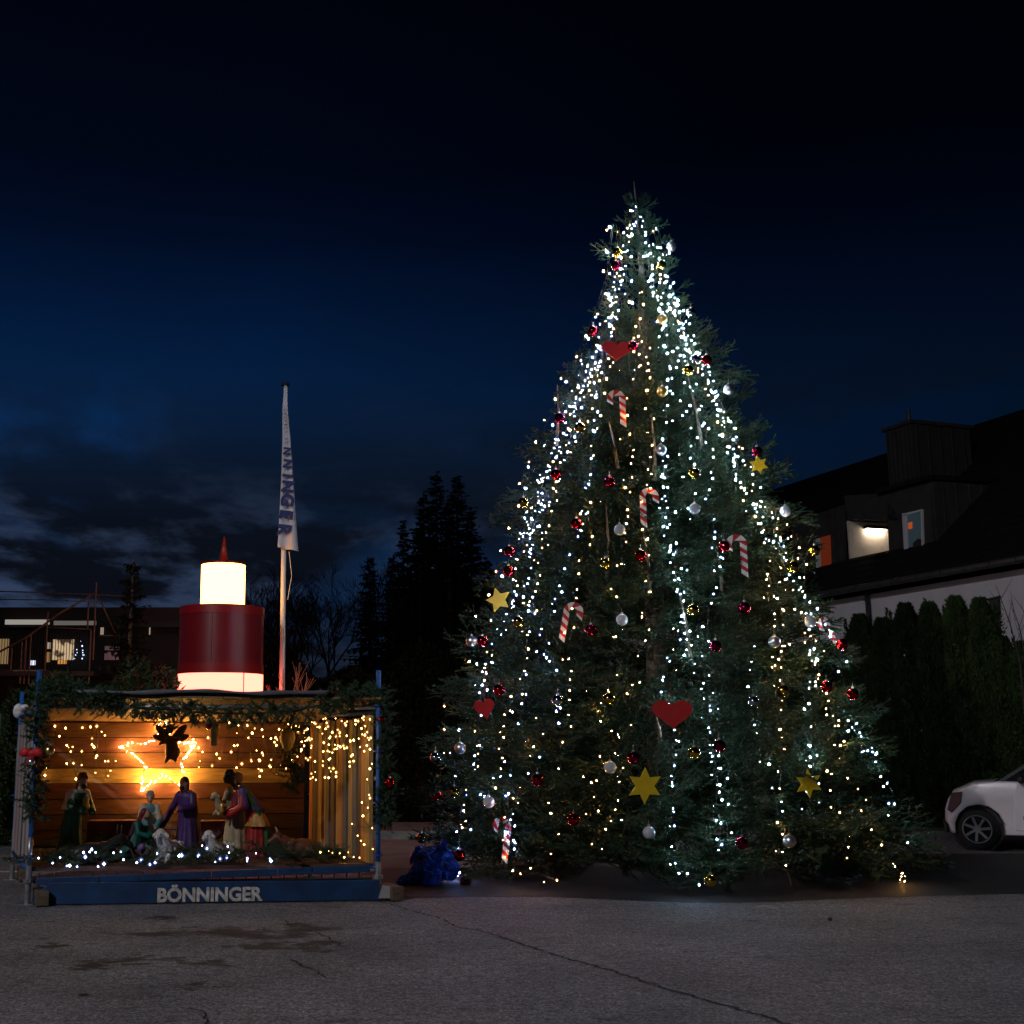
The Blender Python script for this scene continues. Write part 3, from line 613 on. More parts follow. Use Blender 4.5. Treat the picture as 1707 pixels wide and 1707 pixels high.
# painted wooden shapes
PR = mat('red_painted_board', (.34, .008, .010), .55, var=.12, vs=6); PY = mat('yellow_painted_board', (.60, .42, .012), .5, var=.10, vs=7); PW = mat('white_painted_board', (.52, .50, .47), .5, var=.2)
def face(p):   # frame facing outwards from the tree
    n = Vector((p.x - XT, p.y - YT, 0)).normalized(); n = (n + Vector((0, -1.4, 0))).normalized(); n = (n + Vector((RND.uniform(-.3, .3), 0, RND.uniform(-.22, .22)))).normalized(); ex = Vector((0, 0, 1)).cross(n).normalized()
    return ex, n.cross(ex).normalized(), n
def heart(px, py, w, label, tilt=0.0, squash=.72):
    p = on_tree(px, py, 1.0); ex, ey, n = face(p); o = []
    for i in range(40):
        a = 2 * math.pi * i / 40; o.append((16 * math.sin(a) ** 3 / 32 * w, (13 * math.cos(a) - 5 * math.cos(2 * a) - 2 * math.cos(3 * a) - math.cos(4 * a)) / 32 * w * squash * 1.15))
    c, s = math.cos(tilt), math.sin(tilt); o = [(x * c - y * s, x * s + y * c) for x, y in o]
    mb = MB(); mb.prism(o, p, ex, ey, n, .014); mb.beam(p + ey * w * .12, p + ey * w * .12 + Vector((0, .05, .25)), .004, .004); h = mb.build('heart_ornament', PR, label=label, cat='heart ornament', group='wooden hearts on the tree'); return h
heart(1121, 1188, .40, 'large red wooden heart in the middle of the lower tree')
heart(808, 1180, .22, 'red wooden heart half hidden by boughs at the left of the tree', .2, .95)
heart(1028, 583, .36, 'red wooden heart near the top of the tree, partly behind boughs', -.1)
def star(px, py, r, label, rot=0.0, k=6, inn=.52, cyl=1.0, dp=1.0):
    p = on_tree(px, py, dp); ex, ey, n = face(p); o = []
    for i in range(2 * k):
        a = math.pi / 2 + rot + math.pi * i / k; rr = r if i % 2 == 0 else r * inn; o.append((rr * math.cos(a), rr * math.sin(a) * cyl))
    mb = MB(); mb.prism(o, p, ex, ey, n, .014); mb.build('star_ornament', PY, label=label, cat='star ornament', group='wooden stars on the tree')
star(1075, 1310, .18, 'large yellow wooden star low in the middle of the tree'); star(831, 1000, .15, 'bright yellow wooden star behind boughs on the left edge', .3, 5, dp=.95)
star(1265, 775, .11, 'small yellow wooden star at the right edge under a wine red bauble', .2); star(1348, 1306, .14, 'dim yellow wooden star in the dark lower right of the tree', .1, dp=.99)
def cane(px, py, H, label, flip=1, tilt=0.0, dp=.94):
    p = on_tree(px, py, dp); ex, ey, n = face(p); c, s = math.cos(tilt), math.sin(tilt); ex, ey = ex * c + ey * s, ey * c - ex * s
    R = H * .17; w = H * .155; path = [(0, -H / 2 + H * i / 14 * .76) for i in range(15)]; y0 = path[-1][1]
    path += [(flip * (R - R * math.cos(a)), y0 + R * math.sin(a)) for a in np.linspace(.2, math.pi, 9)]; path += [(flip * 2 * R, y0 - H * .06), (flip * 2 * R, y0 - H * .12)]
    mb = MB(); acc = 0; n_ = len(path); L_, R_ = [], []
    for i, (x, y) in enumerate(path):
        a, b = path[max(i - 1, 0)], path[min(i + 1, n_ - 1)]; d = Vector((b[0] - a[0], b[1] - a[1])).normalized(); q = Vector((-d.y, d.x)); sh = d * w * .35
        L_.append(Vector((x, y)) + q * w / 2 + sh); R_.append(Vector((x, y)) - q * w / 2 - sh)
    for i in range(n_ - 1):
        quad = [L_[i], L_[i + 1], R_[i + 1], R_[i]]
        th = .016; vs = [p + ex * v.x + ey * v.y - n * th / 2 for v in quad] + [p + ex * v.x + ey * v.y + n * th / 2 for v in quad]
        mb.add(vs, [(3, 2, 1, 0), (4, 5, 6, 7), (0, 1, 5, 4), (1, 2, 6, 5), (2, 3, 7, 6), (3, 0, 4, 7)], (i // 2) % 2)
    mb.build('candy_cane', [PW, PR], label=label, cat='candy cane', group='wooden candy canes on the tree')
cane(1038, 680, .42, 'red and white candy cane nearest the tree tip, hook to the left', -1)
cane(1072, 845, .42, 'red and white candy cane in the middle of the tree, hook to the right', 1)
cane(942, 1035, .42, 'red and white candy cane left of the centre, leaning', 1, -.22); cane(1240, 925, .44, 'red and white candy cane on the right, beside a red bauble', -1)
cane(845, 1400, .44, 'red and white candy cane low on the left, in shade', -1, -.2, .9); cane(1384, 1050, .34, 'thin dark red cane at the right edge of the tree, tilted', -1, .5, .93)

# blue sack at the foot of the tree
g = gnd(722, 1474); bag = MB()
for i in range(16):
    a = i * 2.4; r = .15 * math.sqrt(i / 16); bag.ball(g + Vector((r * math.cos(a) * 1.2, r * math.sin(a) * .7, .10 + .07 * RND.random() + (.12 if r < .12 else 0))), (.12, .11, .10 + .05 * RND.random()), 9, 6)
bag.caps(g + Vector((.05, 0, .2)), g + Vector((.13, -.02, .44)), .09, .03); bag.caps(g + Vector((-.15, -.05, .06)), g + Vector((-.34, -.06, .05)), .07, .05)
sk = bag.build('sack', mat('blue_tarp', (.004, .06, .42), .45, var=.3, vs=9, bump=1.0, bs=14), voxel=.016, label='crumpled blue plastic sack on the ground at the left foot of the tree', cat='sack')
from mathutils import noise as MN
for v in sk.data.vertices:   # creases
    c = v.co; a = MN.noise(c * 9); b = 1 - abs(MN.noise(c * 17 + Vector((5, 1, 2)))) * 2
    v.co = c + v.normal * (.05 * a + .028 * b)
sk.data.polygons.foreach_set('use_smooth', [False] * len(sk.data.polygons))
# ------------------------------------------------------------------ the nativity hut of scaffold tubes and boards
FL, FR = gnd(45, 1508), gnd(630, 1500); EA = (FR - FL).normalized(); WID = (FR - FL).length; EB = Vector((-.352, .936, 0)).normalized(); DEP = 2.3
NF = Vector((EA.y, -EA.x, 0)); Z3 = Vector((0, 0, 1))
def C(a, b, z): return FL + EA * a + EB * b + Z3 * z
def CPX(px, py, b): return hit(px, py, FL + EB * b, NF)
def RPX(px, py, off=0.0): return hit(px, py, FR - EA * off, Vector((EB.y, -EB.x, 0)))
hut = thing('nativity_hut', 'open stage of blue scaffold tubes and wooden planks housing the nativity scene', 'nativity hut', FL)
def H(p): return Vector(p) - FL
BLUE = mat('blue_enamel', (.010, .085, .30), .45, var=.25, vs=7, spec=.5); GALV = mat('galvanised_tube', (.34, .36, .38), .4, .8, var=.25, vs=12)
BLUED = mat('blue_steel_board', (.004, .030, .095), .5, var=.35, vs=5, bump=.2)
WD = {k: wood('plank_' + k, c, ax) for k, c, ax in [('brown', (.13, .052, .020), 'X'), ('red', (.105, .032, .018), 'X'), ('yellow', (.36, .22, .075), 'X'), ('dark', (.07, .036, .025), 'X'),
      ('v_orange', (.34, .13, .035), 'Z'), ('v_grey', (.075, .075, .078), 'Z'), ('v_brown', (.07, .030, .015), 'Z'), ('v_yellow', (.30, .19, .06), 'Z'), ('roof', (.24, .14, .055), 'Y'), ('v_pale', (.36, .33, .33), 'Z'), ('v_pink', (.30, .17, .15), 'Z'), ('sleeper', (.10, .07, .045), 'X')]}
def post(a, b, z1, sleeves):
    mb = MB(); mb.tube([H(C(a, b, .03)), H(C(a, b, z1))], .024, 12); p = mb.build('post', BLUE, hut, smooth=True)
    mb = MB(); mb.box(H(C(a, b, .006)), (.15, .15, .008)); mb.tube([H(C(a, b, .01)), H(C(a, b, .36))], .030, 12); mb.tube([H(C(a, b, .20)), H(C(a, b, .235))], .05, 8); mb.build('base_jack', GALV, p)
    for z0, z2 in sleeves:
        mb = MB(); mb.tube([H(C(a, b, z0)), H(C(a, b, z2))], .0265, 12); mb.build('galvanised_section', GALV, p, smooth=True)
    for z in (.42, .92, 1.42, 1.87):
        mb = MB(); mb.tube([H(C(a, b, z - .006)), H(C(a, b, z + .006))], .052, 8); mb.build('rosette', BLUE, p)
post(0, 0, 2.2, [(.36, .62)]); post(WID, 0, 2.22, []); post(-.0, DEP, 2.08, [(1.0, 1.55), (.36, .55)]); post(WID, DEP, 2.08, [])
mb = MB()
for b, z in ((0, 1.85), (DEP, 1.72)): mb.tube([H(C(0, b, z)), H(C(WID, b, z))], .021, 8)
mb.build('rail', GALV, hut, smooth=True)
for a in (0, WID):
    for z in (.30, 1.80, 1.15):
        mb = MB(); mb.tube([H(C(a, 0, z)), H(C(a, DEP, z))], .021, 8); mb.build('side_rail', BLUE if z != 1.15 else GALV, hut, smooth=True)
mb = MB(); mb.tube([H(C(0, 0, 1.96)), H(C(WID * .55, 0, 1.965)), H(C(WID, 0, 1.955))], .022, 8); mb.build('roof_rail', GALV, hut, smooth=True)
n = 17
for i in range(n):   # roof boards running front to back
    a0, a1 = WID * i / n + .006, WID * (i + 1) / n - .006; zf, zbk, t = 1.93, 1.735, .024; j = RND.uniform(-.004, .004)
    mb = MB(); mb.hexa([H(C(a0, -.10, zf + j)), H(C(a1, -.10, zf + j)), H(C(a1, DEP + .1, zbk + j)), H(C(a0, DEP + .1, zbk + j)), H(C(a0, -.10, zf + t + j)), H(C(a1, -.10, zf + t + j)), H(C(a1, DEP + .1, zbk + t + j)), H(C(a0, DEP + .1, zbk + t + j))])
    mb.build('roof_board', WD['roof'], hut)
mb = MB(); na, nb = 40, 8; vs = []; fs = []   # grey tarpaulin over the roof, its hem lapping the front rail
for i in range(na + 1):
    a = WID * (.10 + .74 * i / na)
    for j in range(nb + 1):
        b = -.15 + (DEP * .97 + .15) * max(j - 1, 0) / (nb - 1); z = 2.005 - .21 * max(b, 0) / DEP + .006 * math.sin(a * 5.1 + j) + .005 * math.sin(a * 11 + 2 * j) - (.035 if j == 0 else 0) + .012 * math.exp(-((a - 1.55) / .22) ** 2)
        vs.append(H(C(a, b, z)))
for i in range(na):
    for j in range(nb): k = i * (nb + 1) + j; fs.append((k, k + nb + 1, k + nb + 2, k + 1))
mb.add(vs, fs); tp = mb.build('tarpaulin', mat('grey_tarpaulin', (.10, .10, .12), .4, var=.25, vs=5, bump=.6, bs=9), hut, smooth=True)
so_ = tp.modifiers.new('s', 'SOLIDIFY'); so_.thickness = .006
zt, zbm = 1.735, .36; cols = ['brown', 'red', 'brown', 'yellow', 'red', 'brown', 'dark', 'dark']; hh = (zt - zbm) / 8
for i, c in enumerate(cols):
    z1, z0 = zt - hh * i - .004, zt - hh * (i + 1) + .004; a1 = WID * (.97 if c != 'yellow' else .93); dy = DEP - .05 - RND.uniform(0, .012)
    mb = MB(); mb.hexa([H(C(.04, dy, z0)), H(C(a1, dy, z0)), H(C(a1, dy + .03, z0)), H(C(.04, dy + .03, z0)), H(C(.04, dy, z1)), H(C(a1, dy, z1)), H(C(a1, dy + .03, z1)), H(C(.04, dy + .03, z1))])
    mb.build('back_plank', WD[c], hut, bevel=.003)
mb = MB(); mb.hexa([H(C(.03, DEP - .015, .34)), H(C(WID, DEP - .015, .34)), H(C(WID, DEP, .34)), H(C(.03, DEP, .34)), H(C(.03, DEP - .015, 1.74)), H(C(WID, DEP - .015, 1.74)), H(C(WID, DEP, 1.74)), H(C(.03, DEP, 1.74))]); mb.build('light_blocker', mat('blocker_black', (.01, .01, .01), .9, var=0), hut)  # added unseen sheet, stops light leaking between the back planks
vc = ['v_orange', 'v_grey', 'v_brown', 'v_yellow', 'v_orange', 'v_grey', 'v_brown', 'v_yellow', 'v_orange', 'v_grey', 'v_yellow', 'v_grey', 'v_brown', 'v_orange', 'v_yellow']
M_LET = mat('black_lettering', (.02, .02, .025), .6, var=0)
nv = len(vc)
for i, c in enumerate(vc[::-1]):   # upright scaffold planks closing the right side
    b0, b1 = .05 + (DEP - .15) * i / nv + .006, .05 + (DEP - .15) * (i + 1) / nv - .008; a = WID - .05 - RND.uniform(0, .035); lean = RND.uniform(-.012, .012)
    mb = MB(); z0, z1 = .34, 1.80 - .06 * i / nv - RND.uniform(0, .05)
    mb.hexa([H(C(a, b0, z0)), H(C(a, b1, z0)), H(C(a + .04, b1, z0)), H(C(a + .04, b0, z0)), H(C(a, b0 + lean, z1)), H(C(a, b1 + lean, z1)), H(C(a + .04, b1 + lean, z1)), H(C(a + .04, b0 + lean, z1))])
    q = mb.build('side_plank', WD[c], hut, bevel=.003)
    if i in (3, 7, 11):
        tm = text_mesh('plank_lettering', 'BÖNNINGER' if i != 3 else 'BÖNNINGER', .115, M_LET, .004, .0015, 1.05)
        place('plank_lettering', tm, C(a - .006, (b0 + b1) / 2 + .04, 1.32 if i > 4 else 1.15), -Z3, -EB, None)
        lo = COL.objects['plank_lettering'] if 'plank_lettering' in COL.objects else None
        ob = [o for o in COL.objects if o.name.startswith('plank_lettering') and o.parent is None][-1]; M = ob.matrix_local.copy(); ob.parent = q; M.translation = M.translation - FL; ob.matrix_local = M
for i in range(9):   # planks on the left side, seen from outside
    b0 = .12 + i * .24; c = ['v_pale', 'v_pink', 'v_pale', 'v_grey', 'v_pale', 'v_pink', 'v_pale', 'v_pink', 'v_pale'][i]
    mb = MB(); mb.hexa([H(C(-.02, b0, .34)), H(C(-.02, b0 + .21, .34)), H(C(.02, b0 + .21, .34)), H(C(.02, b0, .34)), H(C(-.02, b0, 1.70)), H(C(-.02, b0 + .21, 1.70)), H(C(.02, b0 + .21, 1.70)), H(C(.02, b0, 1.70))]); mb.build('side_plank', WD[c], hut, bevel=.003)
for i in range(8):   # deck
    b0, b1 = .03 + (DEP - .08) * i / 8 + .004, .03 + (DEP - .08) * (i + 1) / 8 - .004
    mb = MB(); mb.hexa([H(C(.03, b0, .30)), H(C(WID - .08, b0, .30)), H(C(WID - .08, b1, .30)), H(C(.03, b1, .30)), H(C(.03, b0, .335)), H(C(WID - .08, b0, .335)), H(C(WID - .08, b1, .335)), H(C(.03, b1, .335))]); mb.build('deck_board', WD['dark'], hut)
for i, (x0, x1) in enumerate([(61, 165), (167, 232), (234, 352), (354, 462), (464, 520), (522, 618)]):   # blue toe boards along the deck edge
    y = lambda x: 1464 - (x - 60) * 22 / 560
    p0, p1 = CPX(x0, y(x0), -.04), CPX(x1, y(x1), -.04); p0, p1 = H(p0), H(p1); up = Z3 * .065; th = EB * .03
    mb = MB(); mb.hexa([p0 - up, p1 - up, p1 - up + th, p0 - up + th, p0, p1, p1 + th, p0 + th]); mb.build('toe_board', BLUED, hut, bevel=.004)
mb = MB()   # dark grid under the deck
for i in range(26): mb.box(H(C(.1 + i * .122, .02, .215)), (.012, .012, .14))
mb.tube([H(C(.05, .02, .2)), H(C(WID - .05, .02, .2))], .012, 5); mb.build('deck_grid', mat('dark_steel', (.03, .03, .035), .6, .5, var=.2), hut)['kind'] = 'stuff'
bo = [(.05, 0), (WID - .02, 0), (WID - .02, .185), (.20, .195), (.05, .085)]
mb = MB(); mb.prism(bo, H(C(0, -.10, .012)), EA, Z3, NF, .035); board = mb.build('name_board', BLUED, hut, bevel=.003)
tm = text_mesh('lettering', 'BÖNNINGER', .172, mat('white_lettering', (.45, .43, .40), .7, var=.45, vs=22), .0065, .002, 1.0)
w_ = max(v.co.x for v in tm.vertices) - min(v.co.x for v in tm.vertices); p0 = CPX(262, 1504, -.125); p1 = CPX(438, 1502, -.125); tm.transform(Matrix.Diagonal(((p1 - p0).length / w_, 1, 1, 1)))
x0 = min(v.co.x for v in tm.vertices); lt = bpy.data.objects.new('lettering', tm); link(lt, board)
Mx = Matrix((EA, Z3, EA.cross(Z3))).transposed().to_4x4(); Mx.translation = H(p0) - EA * x0 + Z3 * .006; lt.matrix_local = Mx
for a, b in ((.02, 0), (.02, DEP * .97), (WID + .03, .03), (WID * .5, .4)):
    mb = MB(); Rz = Matrix.Rotation(math.atan2(EB.y, EB.x), 3, 'Z'); mb.box(H(C(a + .1, b - .02, .075)), (.40, .12, .13), Rz); mb.build('timber_sleeper', WD['sleeper'], hut, bevel=.006)
mb = MB(); mb.prism([(-.06, .0), (.10, 0), (.10, .10), (-.02, .12)], H(C(WID + .02, -.13, .03)), EA, Z3, NF, .02); mb.build('end_bracket', mat('pale_steel', (.5, .5, .5), .4, .6, var=.2), hut)
mb = MB(); mb.ball(C(-.03, DEP, 1.86), (.065, .06, .09), 12, 8); mb.ball(C(.03, DEP - .05, 1.9), (.06, .05, .04), 10, 6)
mb.build('plastic_bag', mat('white_plastic', (.6, .6, .63), .35, var=.3, vs=20, bump=.8, bs=20), voxel=.018, label='white plastic bag tied round the rear left scaffold post', cat='plastic bag')

# garlands
def garland(name, label, pts, rad, dens=60, cat='garland', group='fir garlands on the hut', tw=.12, m=GARL, nlen=.034):
    pts = resample(pts, .05); P0, P1 = [], []
    for i in range(int(len(pts) * .05 * dens)):
        k = RND.randrange(len(pts) - 1); p = pts[k]; d = (pts[k + 1] - p).normalized()
        a = RND.uniform(0, 6.28); s, u = orth(d); r = (s * math.cos(a) + u * math.sin(a)); q = p + r * RND.uniform(0, rad * .6)
        e = q + (r * RND.uniform(.4, 1.0) + d * RND.choice((-.5, .5)) + Vector((0, 0, -.25))).normalized() * tw * RND.uniform(.6, 1.2); P0.append(tuple(q)); P1.append(tuple(e))
    V = brush(np.array(P0), np.array(P1), 420, nlen, .0075, fwd=.6); SV, ST = stems(P0, P1, .003, .002)
    root = thing(name, label, cat, pts[0], 0, group); o0 = np.array(pts[0])
    T = np.vstack([np.arange(len(V)).reshape(-1, 3), ST + len(V)]); mi = np.r_[np.zeros(len(V) // 3, int), np.ones(len(ST), int)]
    o = bpy.data.objects.new('fir_twigs', np_mesh('fir_twigs', np.vstack([V, SV]) - o0, T, [m, TWIG], mi)); link(o, root); o['kind'] = 'stuff'
    mb = MB(); mb.tube([p - pts[0] for p in pts[::2]], .008, 5); mb.build('wire', WIRE, root); return root
garland('garland', 'thick fir garland hanging along the front edge of the hut roof', [CPX(x, y, -.10) for x, y in [(70, 1163), (110, 1158), (150, 1166), (200, 1172), (240, 1182), (300, 1184), (330, 1188), (400, 1190), (450, 1188), (500, 1184), (545, 1172), (600, 1166)]], .11, 210, tw=.11)
garland('garland', 'fir garland bunched over the left roof corner of the hut', [CPX(x, y, -.06) for x, y in [(62, 1150), (90, 1145), (130, 1150), (165, 1160), (210, 1168)]], .09, 190)
garland('garland', 'fir garland bunched over the right roof corner of the hut', [CPX(x, y, -.02) for x, y in [(540, 1160), (575, 1150), (610, 1152), (650, 1160)]], .09, 190)
garland('garland', 'fir garland winding down the left front post of the hut', [CPX(x, y, -.03) for x, y in [(64, 1160), (60, 1200), (66, 1240), (58, 1285), (55, 1330), (58, 1360), (50, 1375)]], .09, 200)
garland('garland', 'dark fir garland winding down the right front post of the hut', [CPX(x, y, .0) for x, y in [(634, 1165), (644, 1210), (638, 1260), (650, 1300), (642, 1340), (642, 1385)]], .09, 220, tw=.11)
garland('garland', 'short dark fir garland hanging in front of the back wall near the right corner', [CPX(x, y, 1.3) for x, y in [(492, 1210), (482, 1250), (486, 1300), (490, 1320)]], .12, 150)
# fir boughs on the stage floor
VV, TT, MI, off = [], [], [], 0
for i in range(120):
    a, b = RND.uniform(.05, WID - .15), RND.choice((RND.uniform(0, .35), RND.uniform(.2, 1.9))); V, T, mi = LOW[i % 4]; s = RND.uniform(.22, .38); p = H(C(a, b, .35 + RND.uniform(0, .04)))
    M = np.array((Matrix.Translation(p) @ Euler((RND.uniform(-.4, .4), RND.uniform(-.5, .0), RND.uniform(0, 6.28))).to_matrix().to_4x4() @ Matrix.Scale(s, 4))); VV.append(V @ M[:3, :3].T + M[:3, 3]); TT.append(T + off); MI.append(mi); off += len(V)
o = bpy.data.objects.new('cut_fir_boughs', np_mesh('cut_fir_boughs', np.vstack(VV), np.vstack(TT), [GARL, TWIG], np.concatenate(MI))); link(o); o.location = FL
tag(o, 'cut fir boughs covering the stage floor in front of the figures', 'fir boughs', kind='stuff')

# hanging things
def bow(p, s, m, label):
    mb = MB(); p = Vector(p)
    for sx in (-1, 1): mb.ball(p + Vector((sx * s * .55, 0, .1 * s)), (s * .55, s * .3, s * .4), 10, 6, Matrix.Rotation(sx * .35, 3, 'Y')); mb.caps(p, p + Vector((sx * s * .4, 0, -s)), s * .14, s * .1)
    mb.ball(p, s * .25, 8, 6); return mb.build('bow', m, voxel=s * .09, label=label, cat='bow')
M_BOW = mat('red_cloth', (.45, .008, .012), .6, var=.3, vs=12); bow(CPX(52, 1256, -.16), .11, M_BOW, 'red bow on the garland at the left front post of the hut')
def hang_ball(p, c, r, label): t = thing('bauble', label, 'bauble', p, 0); mb = MB(); mb.ball((0, 0, 0), r, 16, 10); mb.build('ball', BC[c], t, True); mb = MB(); mb.tube([(0, 0, r * .9), (0, 0, r * 1.25)], r * .25, 8); mb.build('cap', CAPM, t)
hang_ball(CPX(52, 1270, -.2), 'matt silver', .035, 'small silver bauble under the red bow on the hut'); hang_ball(CPX(82, 1251, -.12), 'matt gold', .05, 'dull orange bauble on the left garland of the hut')
hang_ball(CPX(348, 1210, -.1), 'red', .035, 'dark red bauble hanging from the middle of the roof garland'); hang_ball(CPX(636, 1198, -.1), 'red', .03, 'red bauble at the upper right corner post of the hut')
hang_ball(CPX(650, 1305, -.1), 'red', .05, 'dark red bauble hanging from the garland on the right post')
M_GB = mat('gold_wicker', (.50, .33, .10), .5, .3, var=.3, vs=40, bump=1.0, bs=80)
mb = MB(); p = CPX(479, 1231, 1.0); mb.loft([(0, 0, -.13, .02, .02), (0, 0, -.10, .05, .05), (0, 0, 0, .085, .085), (0, 0, .07, .075, .075), (0, 0, .10, .03, .03)], 18, .03, 9); mb.v = [tuple(Vector(v) + p) for v in mb.v]
mb.build('cone_ornament', M_GB, smooth=True, label='golden wicker cone hanging near the right end of the back wall', cat='ornament')
mb = MB(); p = CPX(357, 1222, .6); mb.loft([(0, 0, -.13, .03, .03), (0, 0, -.02, .035, .03), (0, 0, .10, .05, .04), (0, 0, .12, .02, .02)], 14, .12, 5); mb.v = [tuple(Vector(v) + p) for v in mb.v]
mb.build('straw_ornament', mat('straw', (.50, .36, .14), .8, var=.3, vs=30, bump=.6), smooth=True, label='bundle of pale straw hanging right of the dark angel', cat='ornament')
# the angel group hanging above the star
M_ANG = mat('bronze_figure', (.10, .055, .022), .45, .3, var=.35, vs=25); ap = CPX(284, 1232, 1.6)
an = thing('angel_figure', 'dark bronze coloured angel with spread wings hanging in front of the lit star', 'angel figurine', ap)
mb = MB(); mb.caps((0, 0, -.02), (.03, 0, -.14), .06, .085); mb.ball((-.01, -.02, .10), .045, 12, 8); mb.caps((0, 0, .0), (-.10, -.05, -.05), .025, .018); mb.caps((.02, 0, .0), (.11, -.05, .0), .025, .018); mb.caps((.02, 0, -.14), (-.04, 0, -.24), .05, .02); mb.caps((.04, 0, -.14), (.06, 0, -.23), .05, .02)
mb.ball((-.01, -.065, .095), .010, 6, 4); mb.build('body', M_ANG, an, voxel=.008)
for s in (-1, 1):
    mb = MB(); mb.ball((s * .09, .03, .07), (.045, .022, .12), 14, 8, Matrix.Rotation(s * .75, 3, 'Y')); mb.ball((s * .12, .03, .01), (.035, .018, .09), 12, 6, Matrix.Rotation(s * 1.2, 3, 'Y')); mb.build('wing', M_ANG, an, voxel=.008)
mb = MB(); mb.ball((-.01, .005, .125), (.048, .045, .035), 10, 6); mb.build('hair', mat('dark_hair', (.02, .013, .009), .6), an)
garland('garland', 'small fir spray above the hanging angel', [CPX(x, y, 1.25) for x, y in [(283, 1195), (281, 1210), (290, 1222)]], .06, 90, tw=.08)

# star of twigs set with lights, warm curtain lights, cold floor lights
sp = [(198, 1243), (258, 1236), (270, 1194), (290, 1240), (328, 1236), (300, 1272), (312, 1318), (270, 1292), (234, 1318), (242, 1275)]
SP3 = [CPX(x, y, DEP - .16) for x, y in sp]; st = thing('star_light', 'twig star densely wound with glowing warm lights on the back wall', 'lit star', SP3[0])
for i in range(10):
    a, b = SP3[i] - SP3[0], SP3[(i + 1) % 10] - SP3[0]; mb = MB(); mb.tube([a, (a + b) / 2 + Vector((0, 0, RND.uniform(-.01, .01))), b], [.008, .006, .007], 5); mb.build('twig', BARK, st)
bl = []
for i in range(10):
    a, b = SP3[i], SP3[(i + 1) % 10]
    for k in range(9): bl.append(a + (b - a) * ((k + RND.random()) / 9) + Vector((RND.gauss(0, .008), RND.uniform(-.015, .04), RND.gauss(0, .008))))
o = bpy.data.objects.new('bulbs', bulbs_mesh([tuple(p - SP3[0]) for p in bl], .0075, emis('led_star', (1.0, .50, .12), 700))); link(o, st); o['kind'] = 'stuff'
def curtain(label, pxs, f, m, r, group, jit=.012):
    pts = [f(x, y) for x, y in pxs]; P = []
    for a, b in zip(pts, pts[1:]): P += [a, (a + b) / 2 + Vector((RND.gauss(0, .01), 0, -abs(RND.gauss(0, .02))))]
    P.append(pts[-1]); light_string(label, P, [p + Vector((RND.gauss(0, jit), -.012, RND.gauss(0, jit))) for p in pts], m, r, group)
G1 = 'warm light strings in the hut'
def scat(x0, x1, y0, y1, n): 
    q = sorted([(RND.uniform(x0, x1), RND.uniform(y0, y1)) for _ in range(n)]); return q
curtain('warm light string loosely hung over the left of the back wall', scat(76, 195, 1210, 1300, 32), lambda x, y: CPX(x, y, DEP - RND.uniform(.06, .30)), WARMC, .0088, G1)
curtain('warm light string hung over the back wall right of the lit star', scat(318, 425, 1203, 1285, 34), lambda x, y: CPX(x, y, DEP - RND.uniform(.06, .30)), WARMC, .0088, G1)
curtain('warm light string over the right end of the back wall by the wicker cone', scat(425, 508, 1205, 1292, 44), lambda x, y: CPX(x, y, DEP - RND.uniform(.06, .9)), WARMC, .0088, G1)
curtain('dense warm light string across the top of the upright side planks', scat(500, 616, 1195, 1250, 70), lambda x, y: RPX(x, y, RND.uniform(.12, .22)), WARMC, .0080, G1)
curtain('warm light string lower on the upright side planks', scat(510, 618, 1245, 1300, 34), lambda x, y: RPX(x, y, RND.uniform(.12, .22)), WARMC, .0080, G1)
curtain('warm light string running down the right front edge inside the hut', [(612, 1300), (617, 1320), (619, 1333), (604, 1336), (616, 1350), (604, 1362), (620, 1381), (588, 1375), (594, 1392), (598, 1398), (608, 1408), (617, 1414)], lambda x, y: RPX(x, y, .13), WARMC, .0085, G1)
curtain('warm light string on the straw at the right of the stage floor', [(538, 1426), (549, 1419), (556, 1423), (568, 1420), (575, 1428), (578, 1419), (590, 1425), (600, 1430), (608, 1432)], lambda x, y: CPX(x, y, .25), WARMC, .0080, G1)
G2 = 'cold light strings on the stage floor'
cf = [(65, 1430), (88, 1439), (100, 1429), (112, 1443), (117, 1443), (129, 1445), (141, 1422), (142, 1429), (150, 1420), (154, 1416), (160, 1421), (164, 1445), (173, 1441), (190, 1421), (202, 1419), (206, 1433), (229, 1439), (234, 1433), (250, 1441), (262, 1422), (258, 1439)]
curtain('cold white light string on the left half of the stage floor', cf, lambda x, y: CPX(x, y, -.02), COLDC, .0095, G2, .004)
curtain('cold white light string on the right half of the stage floor', [(298, 1427), (304, 1426), (331, 1425), (338, 1410), (346, 1415), (330, 1428), (359, 1436), (367, 1432), (378, 1430), (380, 1410), (382, 1421), (412, 1430), (413, 1435), (428, 1424), (450, 1430), (451, 1434)], lambda x, y: CPX(x, y, -.02), COLDC, .0095, G2, .004)

